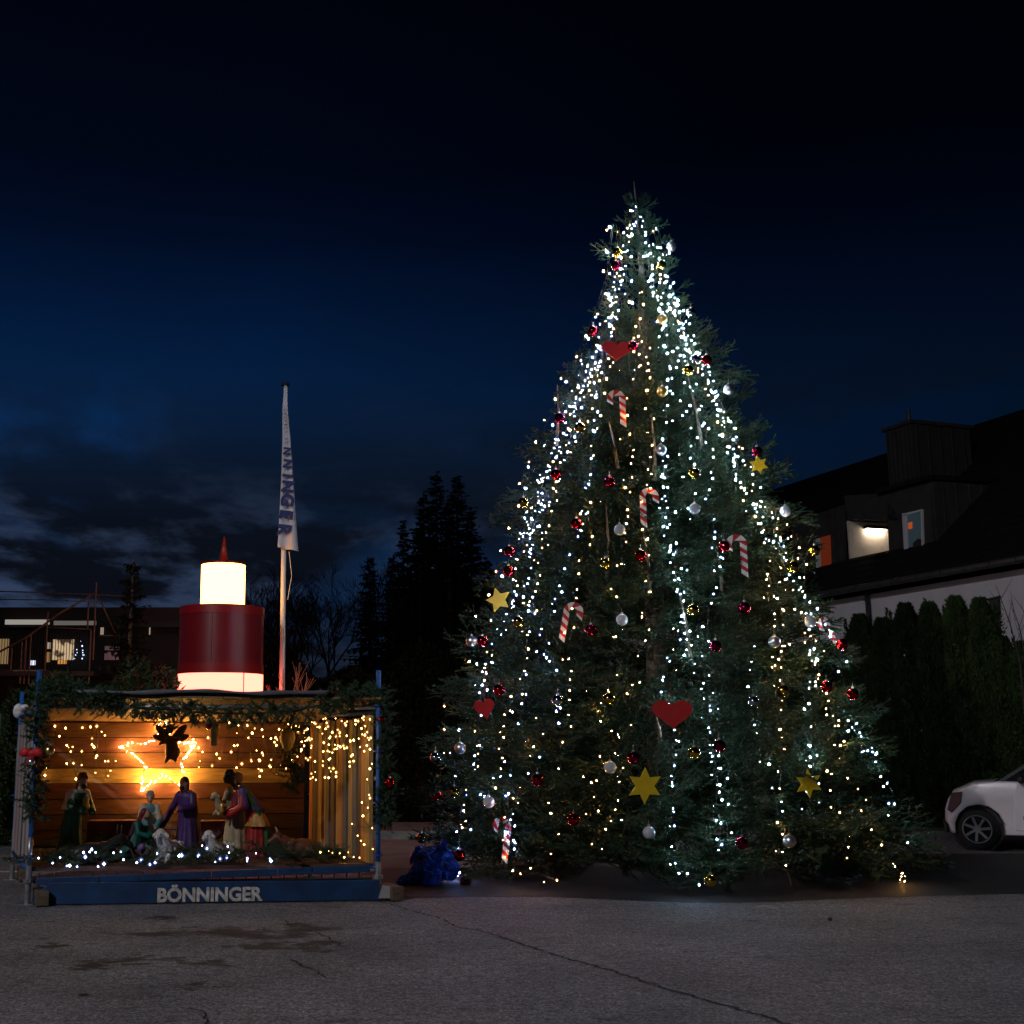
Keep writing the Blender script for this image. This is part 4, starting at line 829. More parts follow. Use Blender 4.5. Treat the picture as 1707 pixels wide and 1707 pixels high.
# ------------------------------------------------------------------ nativity figures
SKIN = mat('painted_skin', (.42, .24, .15), .5, var=.08); SKD = mat('painted_dark_skin', (.03, .015, .010), .45, var=.1)
def cl(n, c): return mat('paint_' + n, tuple(.72 * q for q in c), .5, var=.22, vs=14)
def hand(mb, p, d, s):
    p = Vector(p); d = Vector(d).normalized(); sd, u = orth(d); mb.ball(p + d * s * .5, (s * .42, s * .42, s * .42), 8, 6)
    for k in range(4):
        b = p + d * s * .7 + sd * (k - 1.5) * s * .22; l = s * (.6, .75, .7, .5)[k]; mb.caps(b, b + d * l * .6 - u * l * .25, s * .11, s * .09, 6)
    mb.caps(p + d * s * .3 + sd * s * .4, p + d * s * .8 + sd * s * .65 - u * s * .15, s * .12, s * .1, 6)
def figure(px, b, label, H_, heading, robe, lean=.0, kneel=False, skin=SKIN, arms=((-.10, -.22, .62), (.12, -.22, .60)), hair=None, beard=None, cloak=None, tunic=None, head_w=None, width=1.0, foot=1405, extra=None):
    p = CPX(px, foot, b); p.z = .335; t = thing('nativity_figure', label, 'figurine', p, heading, 'nativity figures on the stage'); S = H_
    k = .66 if kneel else 1.0   # how high hips and shoulders sit
    hip = Vector((0, 0, .50 if not kneel else .26)) * S; sh = Vector((0, -lean, (.80 if not kneel else .60))) * S; nk = sh + Vector((0, -lean * .25, .055)) * S; hd = nk + Vector((0, -.02 - lean * .3, .085)) * S; r = .066 * S
    mb = MB(); wb = .150 * width * S
    if kneel: rings = [(0, .06 * S, 0, wb * 1.25, wb * 1.6), (0, .05 * S, .10 * S, wb * 1.2, wb * 1.45), (0, .0, .24 * S, wb, wb * 1.0), (0, -lean * .5 * S, .42 * S, .105 * S, .09 * S), (sh.x, sh.y, sh.z - .02 * S, .125 * S, .075 * S), (sh.x, sh.y, sh.z + .03 * S, .06 * S, .05 * S)]
    else: rings = [(0, 0, 0, wb * 1.15, wb), (0, 0, .15 * S, wb * 1.02, wb * .9), (0, 0, .35 * S, wb * .9, wb * .75), (0, -lean * .25 * S, .52 * S, .115 * S, .095 * S), (0, -lean * .6 * S, .66 * S, .11 * S, .09 * S), (sh.x, sh.y, sh.z - .02 * S, .125 * S, .075 * S), (sh.x, sh.y, sh.z + .035 * S, .055 * S, .05 * S)]
    mb.loft(rings, 32, .09, 9, px * .1)
    hb = MB(); hb.ball(hd, (r * .86, r * .98, r * 1.12), 16, 12); hb.caps(nk - Vector((0, 0, .04 * S)), hd, r * .5, r * .5); hb.ball(hd + Vector((0, -r * 1.0, -r * .1)), (r * .14, r * .2, r * .26), 8, 6)
    hb.ball(hd + Vector((0, -r * .72, -r * .62)), (r * .4, r * .32, r * .35), 8, 6); hb.ball(hd + Vector((0, -r * .92, -r * .42)), (r * .26, r * .10, r * .08), 8, 5)
    for s in (-1, 1): hb.ball(hd + Vector((s * r * .86, 0, 0)), (r * .14, r * .2, r * .28), 8, 5); hb.ball(hd + Vector((s * r * .32, -r * .82, r * .16)), (r * .17, r * .12, r * .10), 8, 5)
    for s, hx in zip((-1, 1), arms):
        s0 = sh + Vector((s * .105 * S, 0, -.015 * S)); hp = Vector(hx) * S + Vector((0, -lean * .4 * S, -.0)); hp.z = hp.z * k + (0 if not kneel else .02 * S); mid = (s0 + hp) / 2; el = mid + Vector((s * .06, .045, -.05)) * S
        mb.caps(s0, el, .052 * S, .042 * S); mb.caps(el, hp, .042 * S, .050 * S); hb.caps(nk - Vector((0, 0, .05 * S)), s0, .02 * S, .02 * S, 6); hb.caps(s0, el, .02 * S, .02 * S, 6); hb.caps(el, hp + (hp - el).normalized() * .03 * S, .02 * S, .02 * S, 6); hand(hb, hp + (hp - el).normalized() * .02 * S, hp - el, .036 * S)
    ro = mb.build('robe', robe, t, voxel=.0085); body = hb.build('body', skin, t, voxel=.0045 if S > .6 else .004)
    if tunic:
        tb = MB(); z0, z1, m, wf = tunic; rr = [(0, -lean * (z0 - .4) * S if z0 > .4 else 0, z0 * S, wb * wf * 1.05, wb * wf * .9), (0, -lean * .5 * S, (z0 + z1) / 2 * S, .125 * S, .10 * S), (sh.x, sh.y, z1 * S, .132 * S, .085 * S)]; tb.loft(rr, 28, .06, 7)
        for s, hx in zip((-1, 1), arms):
            s0 = sh + Vector((s * .105 * S, 0, -.015 * S)); hp = Vector(hx) * S; hp.z *= k; tb.caps(s0, (s0 + hp) / 2 + Vector((s * .05, .04, -.04)) * S, .060 * S, .054 * S)
        tb.build('tunic', m, t, voxel=.009)
    if cloak:
        cb = MB(); cb.loft([(0, .10 * S, .06 * S, wb * 1.1, wb * .55), (0, .08 * S, .30 * S * k, wb * .98, wb * .55), (0, .05 * S - lean * .3 * S, .52 * S * k, .135 * S, .07 * S), (0, sh.y + .035 * S, sh.z, .145 * S, .07 * S), (0, sh.y + .02 * S, sh.z + .05 * S, .07 * S, .05 * S)], 28, .10, 7, 1.0)
        cb.build('cloak', cloak, t, voxel=.009)
    if hair: xb = MB(); xb.ball(hd + Vector((0, r * .22, r * .22)), (r * 1.02, r * .95, r * 1.1), 14, 10); xb.caps(hd + Vector((0, r * .6, 0)), nk + Vector((0, r * .6, 0)), r * .7, r * .5); xb.build('hair', hair, t, voxel=.006)
    if beard: xb = MB(); xb.ball(hd + Vector((0, -r * .6, -r * .8)), (r * .55, r * .42, r * .65), 12, 8); xb.caps(hd + Vector((0, -r * .55, -r * 1.0)), hd + Vector((0, -r * .6, -r * 1.8)), r * .35, r * .12); xb.build('beard', beard, t, voxel=.005)
    if head_w == 'turban':
        xb = MB()
        for q in range(3): xb.ball(hd + Vector((0, r * .1, r * (.55 + .35 * q))), (r * (1.2 - .2 * q), r * (1.2 - .2 * q), r * .35), 16, 8)
        xb.build('turban', extra['turban'], t, voxel=.007)
    if head_w == 'scarf': xb = MB(); xb.ball(hd + Vector((0, r * .3, r * .25)), (r * 1.18, r * 1.02, r * 1.15), 14, 10); xb.caps(hd + Vector((0, r * .8, -.2 * r)), sh + Vector((0, r * 1.0, -.10 * S)), r * .9, r * .7); xb.build('head_scarf', extra['turban'], t, voxel=.007)
    if head_w == 'crown':
        xb = MB(); xb.loft([(0, hd.y, hd.z + r * .6, r * .95, r * .95), (0, hd.y, hd.z + r * 1.0, r * 1.02, r * 1.02)], 16); [xb.caps((r * .9 * math.cos(a), hd.y + r * .9 * math.sin(a), hd.z + r), (r * math.cos(a), hd.y + r * math.sin(a), hd.z + r * 1.45), r * .12, r * .06, 5) for a in np.linspace(0, 6.28, 8)[:-1]]; xb.build('crown', mat('gold_paint', (.6, .38, .08), .35, .8, var=.1), t)
    return t, hd, sh, S
GOLD = mat('gold_paint', (.6, .38, .08), .35, .8, var=.1)
t, hd, sh, S = figure(116, .8, 'bearded king in orange topped turban, white shoulder cape and green tunic at the left', .84, math.radians(45), cl('green', (.01, .10, .035)), lean=.14, hair=mat('dark_hair', (.02, .013, .009), .6), beard=mat('dark_hair', (.02, .013, .009), .6),
    tunic=(.60, .84, cl('bright_white', (.95, .85, .68)), .9), head_w='turban', extra={'turban': cl('orange', (.42, .13, .03))}, arms=((-.05, -.30, .60), (.07, -.30, .58)))
mb = MB(); mb.loft([(0, 0, 0, .03, .03), (0, 0, .03, .045, .045), (0, 0, .075, .028, .028), (0, 0, .11, .035, .035), (0, 0, .135, .008, .008)], 14); g_ = mb.build('jar', GOLD, t, True); g_.location = (0, -.33 * S, .60 * S)
mb = MB(); mb.caps((-.08, -.05, .10), (.12, -.10, .05), .06, .04); mb.build('sash', cl('ochre', (.38, .18, .04)), t, voxel=.01)
figure(222, .75, 'small kneeling figure in dark green robe with red brown hood', .62, math.radians(70), cl('teal', (.006, .11, .085)), lean=.12, kneel=True, head_w='scarf', extra={'turban': cl('wine', (.16, .012, .015))}, cloak=cl('plum', (.06, .02, .05)), arms=((-.04, -.26, .55), (.06, -.26, .55)), foot=1412)
figure(247, .85, 'boy figure with cap, white apron and light blue coat bending to the manger', .66, math.radians(15), cl('pale_blue', (.10, .26, .30)), lean=.06, hair=mat('dark_hair', (.02, .013, .009), .6), tunic=(.25, .70, cl('white', (.55, .45, .32)), .62), head_w='turban', extra={'turban': cl('grey', (.25, .25, .24))}, arms=((-.06, -.22, .55), (.10, -.20, .50)))
t, hd, sh, S = figure(311, 1.05, 'tall bearded man figure in purple robe and brown cloak holding a lantern', .80, math.radians(-28), cl('purple', (.060, .022, .14)), lean=.05, hair=mat('dark_hair', (.02, .013, .009), .6), beard=mat('dark_hair', (.02, .013, .009), .6), cloak=cl('brown', (.14, .05, .018)), arms=((-.30, -.10, .42), (.06, -.20, .62)))
mb = MB(); mb.box((0, 0, .05), (.05, .05, .008)); mb.box((0, 0, .14), (.05, .05, .008)); mb.loft([(0, 0, .144, .035, .035), (0, 0, .175, .006, .006)], 8)
for sx in (-1, 1):
    for sy in (-1, 1): mb.beam((sx * .022, sy * .022, .05), (sx * .022, sy * .022, .14), .005, .005)
ln_ = mb.build('lantern', mat('black_iron', (.015, .015, .015), .5, .6, var=0), t); ln_.location = (-.30 * S, -.17 * S, .20 * S)
mb = MB(); mb.ball((0, 0, .09), (.010, .010, .026), 8, 6); mb.build('flame', emis('lantern_flame', (1, .6, .1), .5), ln_)
t, hd, sh, S = figure(392, 1.15, 'shepherd figure in cream robe and head scarf carrying a lamb on his arm', .84, math.radians(20), cl('cream', (.42, .34, .22)), lean=.03, head_w='scarf', extra={'turban': cl('cream2', (.45, .38, .26))}, beard=cl('brown', (.14, .05, .018)), arms=((-.12, -.18, .55), (.08, -.20, .60)))
WOOL = mat('painted_wool', (.50, .48, .45), .8, var=.2, vs=40, bump=1.2, bs=55)
def sheep(px, b, label, s, hd_, carried=None, wool=WOOL):
    if carried is None: p = CPX(px, 1415, b); p.z = .345; t = thing('sheep_figure', label, 'sheep figurine', p, hd_, 'sheep figures on the stage')
    else: t = bpy.data.objects.new('lamb', None); link(t, carried[0]); t.location = carried[1]; t.rotation_euler = (0, 0, hd_)
    mb = MB(); mb.ball((0, .02 * s, .13 * s), (.095 * s, .20 * s, .105 * s), 16, 10); mb.ball((0, .12 * s, .13 * s), (.10 * s, .10 * s, .10 * s))
    mb.caps((0, -.12 * s, .16 * s), (0, -.20 * s, .30 * s), .085 * s, .065 * s); mb.ball((0, -.22 * s, .335 * s), (.062 * s, .070 * s, .062 * s)); mb.caps((0, -.24 * s, .325 * s), (0, -.31 * s, .29 * s), .045 * s, .028 * s)
    for k in range(46):
        a, q = RND.uniform(0, 6.28), RND.uniform(-.9, 1); mb.ball((.088 * s * math.cos(a), (.02 + .19 * q) * s, .13 * s + .095 * s * math.sin(a)), .026 * s, 6, 4)
    for sx in (-1, 1): mb.caps((sx * .06 * s, -.12 * s, .08 * s), (sx * .065 * s, -.20 * s, .02 * s), .032 * s, .022 * s); mb.caps((sx * .07 * s, .10 * s, .06 * s), (sx * .09 * s, -.0 * s, .02 * s), .04 * s, .02 * s)
    mb.build('body', wool, t, voxel=.0065)
    mb = MB(); [mb.ball((sx * .075 * s, -.215 * s, .325 * s), (.045 * s, .018 * s, .022 * s), 8, 5, Matrix.Rotation(sx * .6, 3, 'Y')) for sx in (-1, 1)]; mb.build('ears', wool, t, True)
    mb = MB(); [mb.ball((sx * .034 * s, -.275 * s, .335 * s), .009 * s, 6, 4) for sx in (-1, 1)]; mb.ball((0, -.335 * s, .285 * s), .012 * s, 6, 4); mb.build('eyes_and_nose', M_LET, t, True)
sheep(392, 1.15, '', .62, math.radians(-60), (t, Vector((-.14, -.10, .50 * S))), cl('lamb_wool', (.40, .32, .20)))
t, hd, sh, S = figure(428, .95, 'dark skinned king in purple cape and red robe bowing to the left', .86, math.radians(-68), cl('red', (.36, .012, .012)), lean=.22, skin=SKD, cloak=cl('green', (.01, .10, .035)), tunic=(.55, .82, cl('violet', (.09, .035, .16)), .9), head_w='turban', extra={'turban': cl('dark_turban', (.03, .015, .03))}, arms=((-.05, -.28, .50), (.07, -.26, .52)))
mb = MB(); mb.loft([(0, 0, .36 * S, .20 * S, .15 * S), (0, 0, .42 * S, .17 * S, .13 * S), (0, -.02, .52 * S, .125 * S, .10 * S)], 26, .10, 6); mb.build('skirt', cl('amber', (.45, .22, .045)), t, voxel=.009)
mb = MB(); mb.loft([(-.03, .10, .0, .10 * S, .06 * S), (-.02, .09, .30 * S, .08 * S, .05 * S), (0, .03, .55 * S, .06 * S, .05 * S)], 20, .12, 5); mb.build('train', cl('lilac_blue', (.10, .07, .35)), t, voxel=.009)
mb = MB(); mb.loft([(0, 0, 0, .02, .02), (0, 0, .03, .032, .032), (0, 0, .06, .018, .018), (0, 0, .09, .028, .028), (0, 0, .11, .008, .008)], 12); g_ = mb.build('jar', GOLD, t, True); g_.location = (.0, -.44 * S, .52 * S)
sheep(283, .35, 'white sheep figure sitting in front of the purple robed man', .84, math.radians(-20)); sheep(367, .40, 'pale sheep figure by the cold lights in front of the shepherd', .78, math.radians(-35))
def beast(px, b, label, nm, s, hd_, m, horns, dark):
    p = CPX(px, 1415, b); p.z = .34; t = thing(nm, label, 'animal figurine', p, hd_); mb = MB()
    mb.ball((0, .05 * s, .14 * s), (.13 * s, .27 * s, .14 * s), 16, 10); mb.ball((0, -.12 * s, .16 * s), (.12 * s, .14 * s, .13 * s)); mb.caps((0, -.18 * s, .20 * s), (0, -.33 * s, .30 * s), .09 * s, .07 * s)
    mb.ball((0, -.36 * s, .31 * s), (.06 * s, .085 * s, .065 * s)); mb.caps((0, -.40 * s, .29 * s), (0, -.50 * s, .22 * s), .052 * s, .042 * s)
    for sx in (-1, 1):
        mb.caps((sx * .09 * s, -.14 * s, .10 * s), (sx * .10 * s, -.30 * s, .035 * s), .045 * s, .03 * s); mb.caps((sx * .10 * s, -.30 * s, .035 * s), (sx * .09 * s, -.18 * s, .025 * s), .03 * s, .024 * s)
        mb.ball((sx * .12 * s, .18 * s, .09 * s), (.07 * s, .12 * s, .09 * s)); mb.caps((sx * .13 * s, .12 * s, .05 * s), (sx * .14 * s, -.0 * s, .025 * s), .035 * s, .025 * s)
    mb.caps((0, .31 * s, .18 * s), (.06 * s, .34 * s, .04 * s), .02 * s, .012 * s); mb.build('body', m, t, voxel=.009)
    for sx in (-1, 1):
        mb = MB(); L_ = .13 if not horns else .06; mb.ball((sx * (.05 + L_ * .4) * s, -.33 * s, (.36 + (.06 if not horns else -.02)) * s), (.022 * s + (L_ * .3 * s if horns else 0), .015 * s, .022 * s + (0 if horns else L_ * .5 * s)), 8, 6); mb.build('ear', m, t, True)
        if horns: mb = MB(); mb.tube([(sx * .04 * s, -.35 * s, .36 * s), (sx * .10 * s, -.36 * s, .40 * s), (sx * .11 * s, -.39 * s, .46 * s)], [.018 * s, .013 * s, .004 * s], 8); mb.build('horn', cl('cream', (.42, .34, .22)), t, True)
beast(500, .85, 'brown ox figure lying at the right of the stage', 'ox_figure', .66, math.radians(-80), cl('ox_brown', (.13, .040, .018)), True, False)
beast(158, .35, 'dark grey donkey figure lying in the left foreground of the stage', 'donkey_figure', .72, math.radians(118), cl('donkey_grey', (.014, .014, .018)), False, True)
mg = CPX(236, 1412, .45); mg.z = .34; mt = thing('manger', 'small dark wooden manger with a wrapped baby between the kneeling figures', 'manger', mg, math.radians(15)); mb = MB()
for i in range(5):
    for sx in (-1, 1): mb.beam((sx * .06, -.14 + i * .07, .02), (sx * .11, -.14 + i * .07, .13), .05, .012)
for sy in (-.15, .15): mb.beam((-.09, sy, 0), (.07, sy, .13), .02, .02); mb.beam((.09, sy, 0), (-.07, sy, .13), .02, .02)
mb.build('cradle', WD['dark'], mt)
mb = MB(); mb.caps((0, -.02, .13), (0, .12, .12), .045, .03); mb.ball((0, -.08, .15), .034, 12, 8); mb.ball((0, -.085, .185), .008, 6, 4); mb.build('wrapped_baby', cl('swaddle', (.20, .10, .30)), mt, voxel=.006)
# background items on the stage
p = CPX(195, 1385, 1.9); p.z = .335
mb = MB(); mb.box((p + Vector((0, 0, .22))), (.62, .26, .22), Matrix.Rotation(.1, 3, 'Z')); mb.build('crate', mat('wine_red_box', (.07, .018, .028), .6, var=.3), bevel=.01, label='dull wine red box against the back wall behind the green king', cat='box')
p = CPX(360, 1385, 1.9); p.z = .335
mb = MB(); mb.box((p + Vector((0, 0, .20))), (.34, .24, .24), Matrix.Rotation(.1, 3, 'Z')); mb.build('crate', mat('wine_red_box', (.07, .018, .028), .6, var=.3), bevel=.01, label='small wine red box with plastic wrap right of the purple robed man', cat='box')
# ------------------------------------------------------------------ lit candle tower and flag
YC = 20.4; cp = at(371, 1005, YC); cr = 70.5 * dep(YC, 2.5) / F
ct = thing('candle_tower', 'giant illuminated advent candle, white drums with a dark red drum and red cone on top', 'giant candle', (cp.x, YC, 0))
zA, zB, zC_, zD = at(371, 1121, YC - cr).z, at(371, 1006, YC - cr).z, at(371, 937, YC - .4).z, at(371, 895, YC).z
def glow(name, c, s): return emis(name, c, s)
mb = MB(); mb.tube([(0, 0, .25), (0, 0, zA)], cr, 48); mb.build('lit_base_drum', glow('lit_acrylic_base', (1.0, .155, .103), 5.5), ct, True)
mb = MB(); mb.tube([(0, 0, 0), (0, 0, .25)], cr + .06, 32); mb.build('plinth', M_CONC, ct)
RED = mat('red_lacquer', (.17, .004, .007), .36, var=.08, vs=3, spec=.5); 
mb = MB(); mb.tube([(0, 0, zA + .16), (0, 0, zB - .14)], cr - .004, 110); mb.build('red_drum', RED, ct)
for z0, z1 in ((zA + .002, zA + .16), (zB - .14, zB)):
    mb = MB(); mb.tube([(0, 0, z0), (0, 0, z1)], cr + .006, 110); mb.build('red_band', mat('red_band', (.26, .006, .006), .4, var=.08), ct)
r2 = 36.5 * dep(YC, 3.9) / F
mb = MB(); mb.tube([(0, 0, zB + .001), (0, 0, zC_)], r2, 40); mb.build('lit_candle_drum', glow('lit_acrylic_top', (1.0, .42, .075), 12.0), ct, True)
mb = MB(); mb.tube([(0, 0, zC_ + .001), (0, 0, zC_ + .03)], r2 + .015, 40); mb.build('cap_plate', mat('red_band', (.42, .010, .008), .3), ct, True)
mb = MB(); mb.tube([(0, 0, zC_ + .03), (0, 0, zD)], [.085, .012], 20); mb.build('flame_cone', mat('red_cone', (.45, .03, .012), .4, var=.1), ct, True)
mb = MB(); mb.box((.40, -cr + .10, (.25 + zA) / 2), (.022, .02, zA - .26), Matrix.Rotation(.5, 3, 'Z')); 
mb = MB(); a_ = math.radians(-50); seam = MB(); [seam.beam((cr * math.cos(q), cr * math.sin(q), zA + .16), (cr * math.cos(q), cr * math.sin(q), zB - .14), .012, .006) for q in (math.radians(-95),)]; seam.build('drum_seam', RED, ct);  mb.beam((cr * math.cos(a_) * 1.004, cr * math.sin(a_) * 1.004, .26), (cr * math.cos(a_) * 1.004, cr * math.sin(a_) * 1.004, zA), .025, .012); mb.build('seam_strip', mat('red_band', (.42, .010, .008), .3), ct)

YF = 21.0; fp = gnd(468, 1396); fx = at(469, 1300, YF).x; ftop = at(476, 643, YF)
fl = thing('flagpole', 'white flagpole lit orange at its foot, behind the hut', 'flagpole', (fx, YF, 0))
M_POLE = mat('white_pole', (.62, .60, .56), .35, var=.06)
mb = MB(); mb.tube([(0, 0, 0), (ftop.x - fx, 0, ftop.z)], [.055, .035], 14); mb.build('pole', M_POLE, fl, True)
mb = MB(); mb.tube([(ftop.x - fx, 0, ftop.z), (ftop.x - fx, 0, ftop.z + .05)], [.075, .06], 12); mb.build('pole_cap', mat('black_plastic', (.015, .015, .017), .5, var=0), fl)
mb = MB(); mb.tube([(.07, -.03, at(478, 920, YF).z), (.12, -.03, at(480, 960, YF).z), (.06, -.03, at(473, 1000, YF).z)], .006, 4); mb.build('halyard', M_POLE, fl)
YB = YF - .09; vs, fs = [], []; nv_, nu_ = 44, 10; EDGE = [(645, 474, 479), (680, 471, 479.5), (730, 471, 484), (800, 469, 489), (860, 466, 493), (900, 464, 496), (915, 463, 497.5)]
for i in range(nv_ + 1):
    y = 645 + 268 * i / nv_; l = np.interp(y, [e[0] for e in EDGE], [e[1] for e in EDGE]); r = np.interp(y, [e[0] for e in EDGE], [e[2] for e in EDGE])
    for j in range(nu_ + 1):
        u = j / nu_; q = at(l + (r - l) * u, y + 6 * u * (i / nv_), YB); vs.append((q.x, q.y - (.05 * math.sin(u * 9 + i * .03)) * (i / nv_) - .01, q.z))
for i in range(nv_):
    for j in range(nu_): k = i * (nu_ + 1) + j; fs.append((k, k + 1, k + nu_ + 2, k + nu_ + 1))
fg = thing('banner_flag', 'limp white banner flag with blue lettering hanging at the top of the pole', 'flag', (fx, YB, 0))
mb = MB(); mb.add([(v[0] - fx, v[1] - YB, v[2]) for v in vs], fs); c_ = mb.build('cloth', mat('white_cloth', (.50, .50, .53), .8, var=.08, vs=2), fg, smooth=True)
s_ = c_.modifiers.new('s', 'SOLIDIFY'); s_.thickness = .004
M_NAVY = mat('navy_print', (.010, .022, .12), .7, var=0)
def letters(txt, pos, size, bold=.01, slant=0):
    for ch, (px, py), sz in zip(txt, pos, size):
        q = at(px, py, YB - .085); tm = text_mesh('letter', ch, sz, M_NAVY, bold * sz, .001); cx_ = sum(v.co.x for v in tm.vertices) / len(tm.vertices); cz_ = sum(v.co.y for v in tm.vertices) / len(tm.vertices)
        tm.transform(Matrix.Translation((-cx_, -cz_, 0))); o = bpy.data.objects.new('letter', tm); link(o, fg); ex, ey = Vector((-.12, 0, -1)).normalized(), Vector((1, 0, -.12)).normalized()
        M = Matrix((ex, ey, ex.cross(ey))).transposed().to_4x4(); M.translation = q - Vector((fx, YB, 0)); o.matrix_local = M
letters('NNINGER', [(479, 752), (480, 773), (480, 793), (480, 811), (479, 835), (477, 860), (474, 884)], [.18, .21, .25, .28, .30, .30, .31], .05)
letters('GmbH&Co.KG', [(475.5 + i * .25, 684 + i * 6) for i in range(10)], [.07] * 10, .01)

# ------------------------------------------------------------------ trees, hedges and shrubs behind
def conifer(label, px, ytop, Y, halfpx, seed, name='conifer', base_y=None, group='dark conifers behind the yard', dens=1.0, m=DARKN):
    r = random.Random(seed); top = at(px, ytop, Y); Hh = top.z; R = halfpx * 2.1 * dep(Y, Hh * .4) / F
    t = thing(name, label, 'conifer', (top.x, Y, 0), r.uniform(0, 6), group)
    mb = MB(); mb.tube([(0, 0, 0), (0, 0, Hh * .6), (0, 0, Hh)], [R * .07 + .05, R * .03 + .03, .015], 7); mb.build('trunk', BARK, t)
    V = []; z = Hh * .06; step = max(Hh / 75, .12)
    while z < Hh - .1:
        k = (1 - z / Hh); rad = R * (k ** .72) * r.uniform(.62, 1.12) + .06; nb = int((8 + 6 * k) * dens)
        for i in range(nb):
            a = 6.283 * i / nb + r.uniform(-.3, .3); l = rad * r.uniform(.35, 1.2); d = Vector((math.cos(a), math.sin(a), 0)); s = Vector((-d.y, d.x, 0)); up = .35 * (1 - k) + r.uniform(-.28, .05); zj = z + r.uniform(-1.2, 1.2) * step; pv_ = Vector((0, 0, zj)); K = max(3, int(l / .24))
            for j in range(1, K + 1):
                u = j / K; c = Vector((0, 0, zj)) + d * l * u + Z3 * (l * u * up - .12 * l * u * u); w = min(.10 + .26 * l * (1 - u) ** .7, .55) * r.uniform(.7, 1.2)
                for sg in (-1, 1):
                    tip = c + (d * r.uniform(.3, .8) + s * sg).normalized() * w + Z3 * r.uniform(-.08, .03); V += [pv_, c, tip]; V += [c + Z3 * .05 * w, c + d * w * .5, (c + tip) / 2 - Z3 * w * r.uniform(.4, .9)]
                pv_ = c
            V += [c, c + s * .02, c + d * .12 + Z3 * .05]
        z += step * r.uniform(.8, 1.2)
    V = np.array([tuple(v) for v in V]); o = bpy.data.objects.new('crown', np_mesh('crown', V, np.arange(len(V)).reshape(-1, 3), m)); link(o, t); return t
CN = [(727, 787, 46, 48, 'tallest dark conifer of the group left of the tree'), (762, 792, 47, 52, 'dark conifer right beside the tallest one'), (706, 818, 48, 44, 'dark conifer at the left shoulder of the tall group'), (748, 832, 45, 46, 'dark conifer standing in the middle of the tall group'),
      (785, 845, 49, 42, 'dark conifer at the right shoulder of the tall group'), (672, 868, 46, 30, 'slim dark conifer set apart left of the tall group'), (655, 925, 44, 30, 'short dark conifer at the left foot of the tall group'), (617, 928, 50, 34, 'small dark conifer between the bare trees and the tall group'),
      (812, 930, 50, 40, 'dark conifer partly behind the Christmas tree edge'), (700, 870, 44, 46, 'broad dark conifer filling the lower left of the tall group')]
for i, (px, yt, Y, hp, lab) in enumerate(CN): conifer(lab, px, yt, Y, hp, 50 + i)
conifer('thin young conifer above the shrubs left of the giant candle', 222, 930, 26, 34, 80, group=None, dens=.8); conifer('small dark conifer top behind the stair rails at the left', 132, 1030, 36, 26, 81, group=None)
BR = mat('bare_bark', (.030, .025, .020), .9, var=.2)
def bare(label, px, ytop, Y, spread, seed, m=BR, depth=6, group='bare trees behind the flag'):
    r = random.Random(seed); top = at(px, ytop, Y); Hh = top.z; t = thing('bare_tree', label, 'tree', (top.x, Y, 0), 0, group)
    tk, br = MB(), MB()
    def grow(p, d, l, rad, k):
        q = p + d * l; (tk if k >= depth - 1 else br).tube([p, (p + q) / 2 + Vector((r.gauss(0, .03 * l), r.gauss(0, .03 * l), 0)), q], [rad, rad * .85, rad * .7], 5 if k > 2 else 3, cap=False)
        if k == 0: return
        for i in range(3 if k > 1 else 4):
            e = (d + Vector((r.gauss(0, spread), r.gauss(0, spread), r.uniform(0, .25)))).normalized(); grow(q, e, l * r.uniform(.66, .86), rad * .66, k - 1)
    grow(Vector((0, 0, 0)), Z3.copy(), Hh * .27, Hh * .011, depth)
    tk.build('trunk', m, t); br.build('branches', m, t)
bare('bare broad tree behind the flag at the right', 545, 925, 44, .42, 3); bare('bare tree directly behind the flagpole', 492, 955, 42, .42, 4); bare('bare slender tree between the broad one and the conifers', 585, 940, 46, .38, 5); bare('bare low tree right of the giant candle', 455, 985, 40, .45, 6)
M_TWR = mat('young_twig_bark', (.24, .10, .05), .8, var=.2)
bare('small bare sapling glowing red beside the flagpole foot', 501, 1075, 20.3, .30, 8, M_TWR, 4, None)
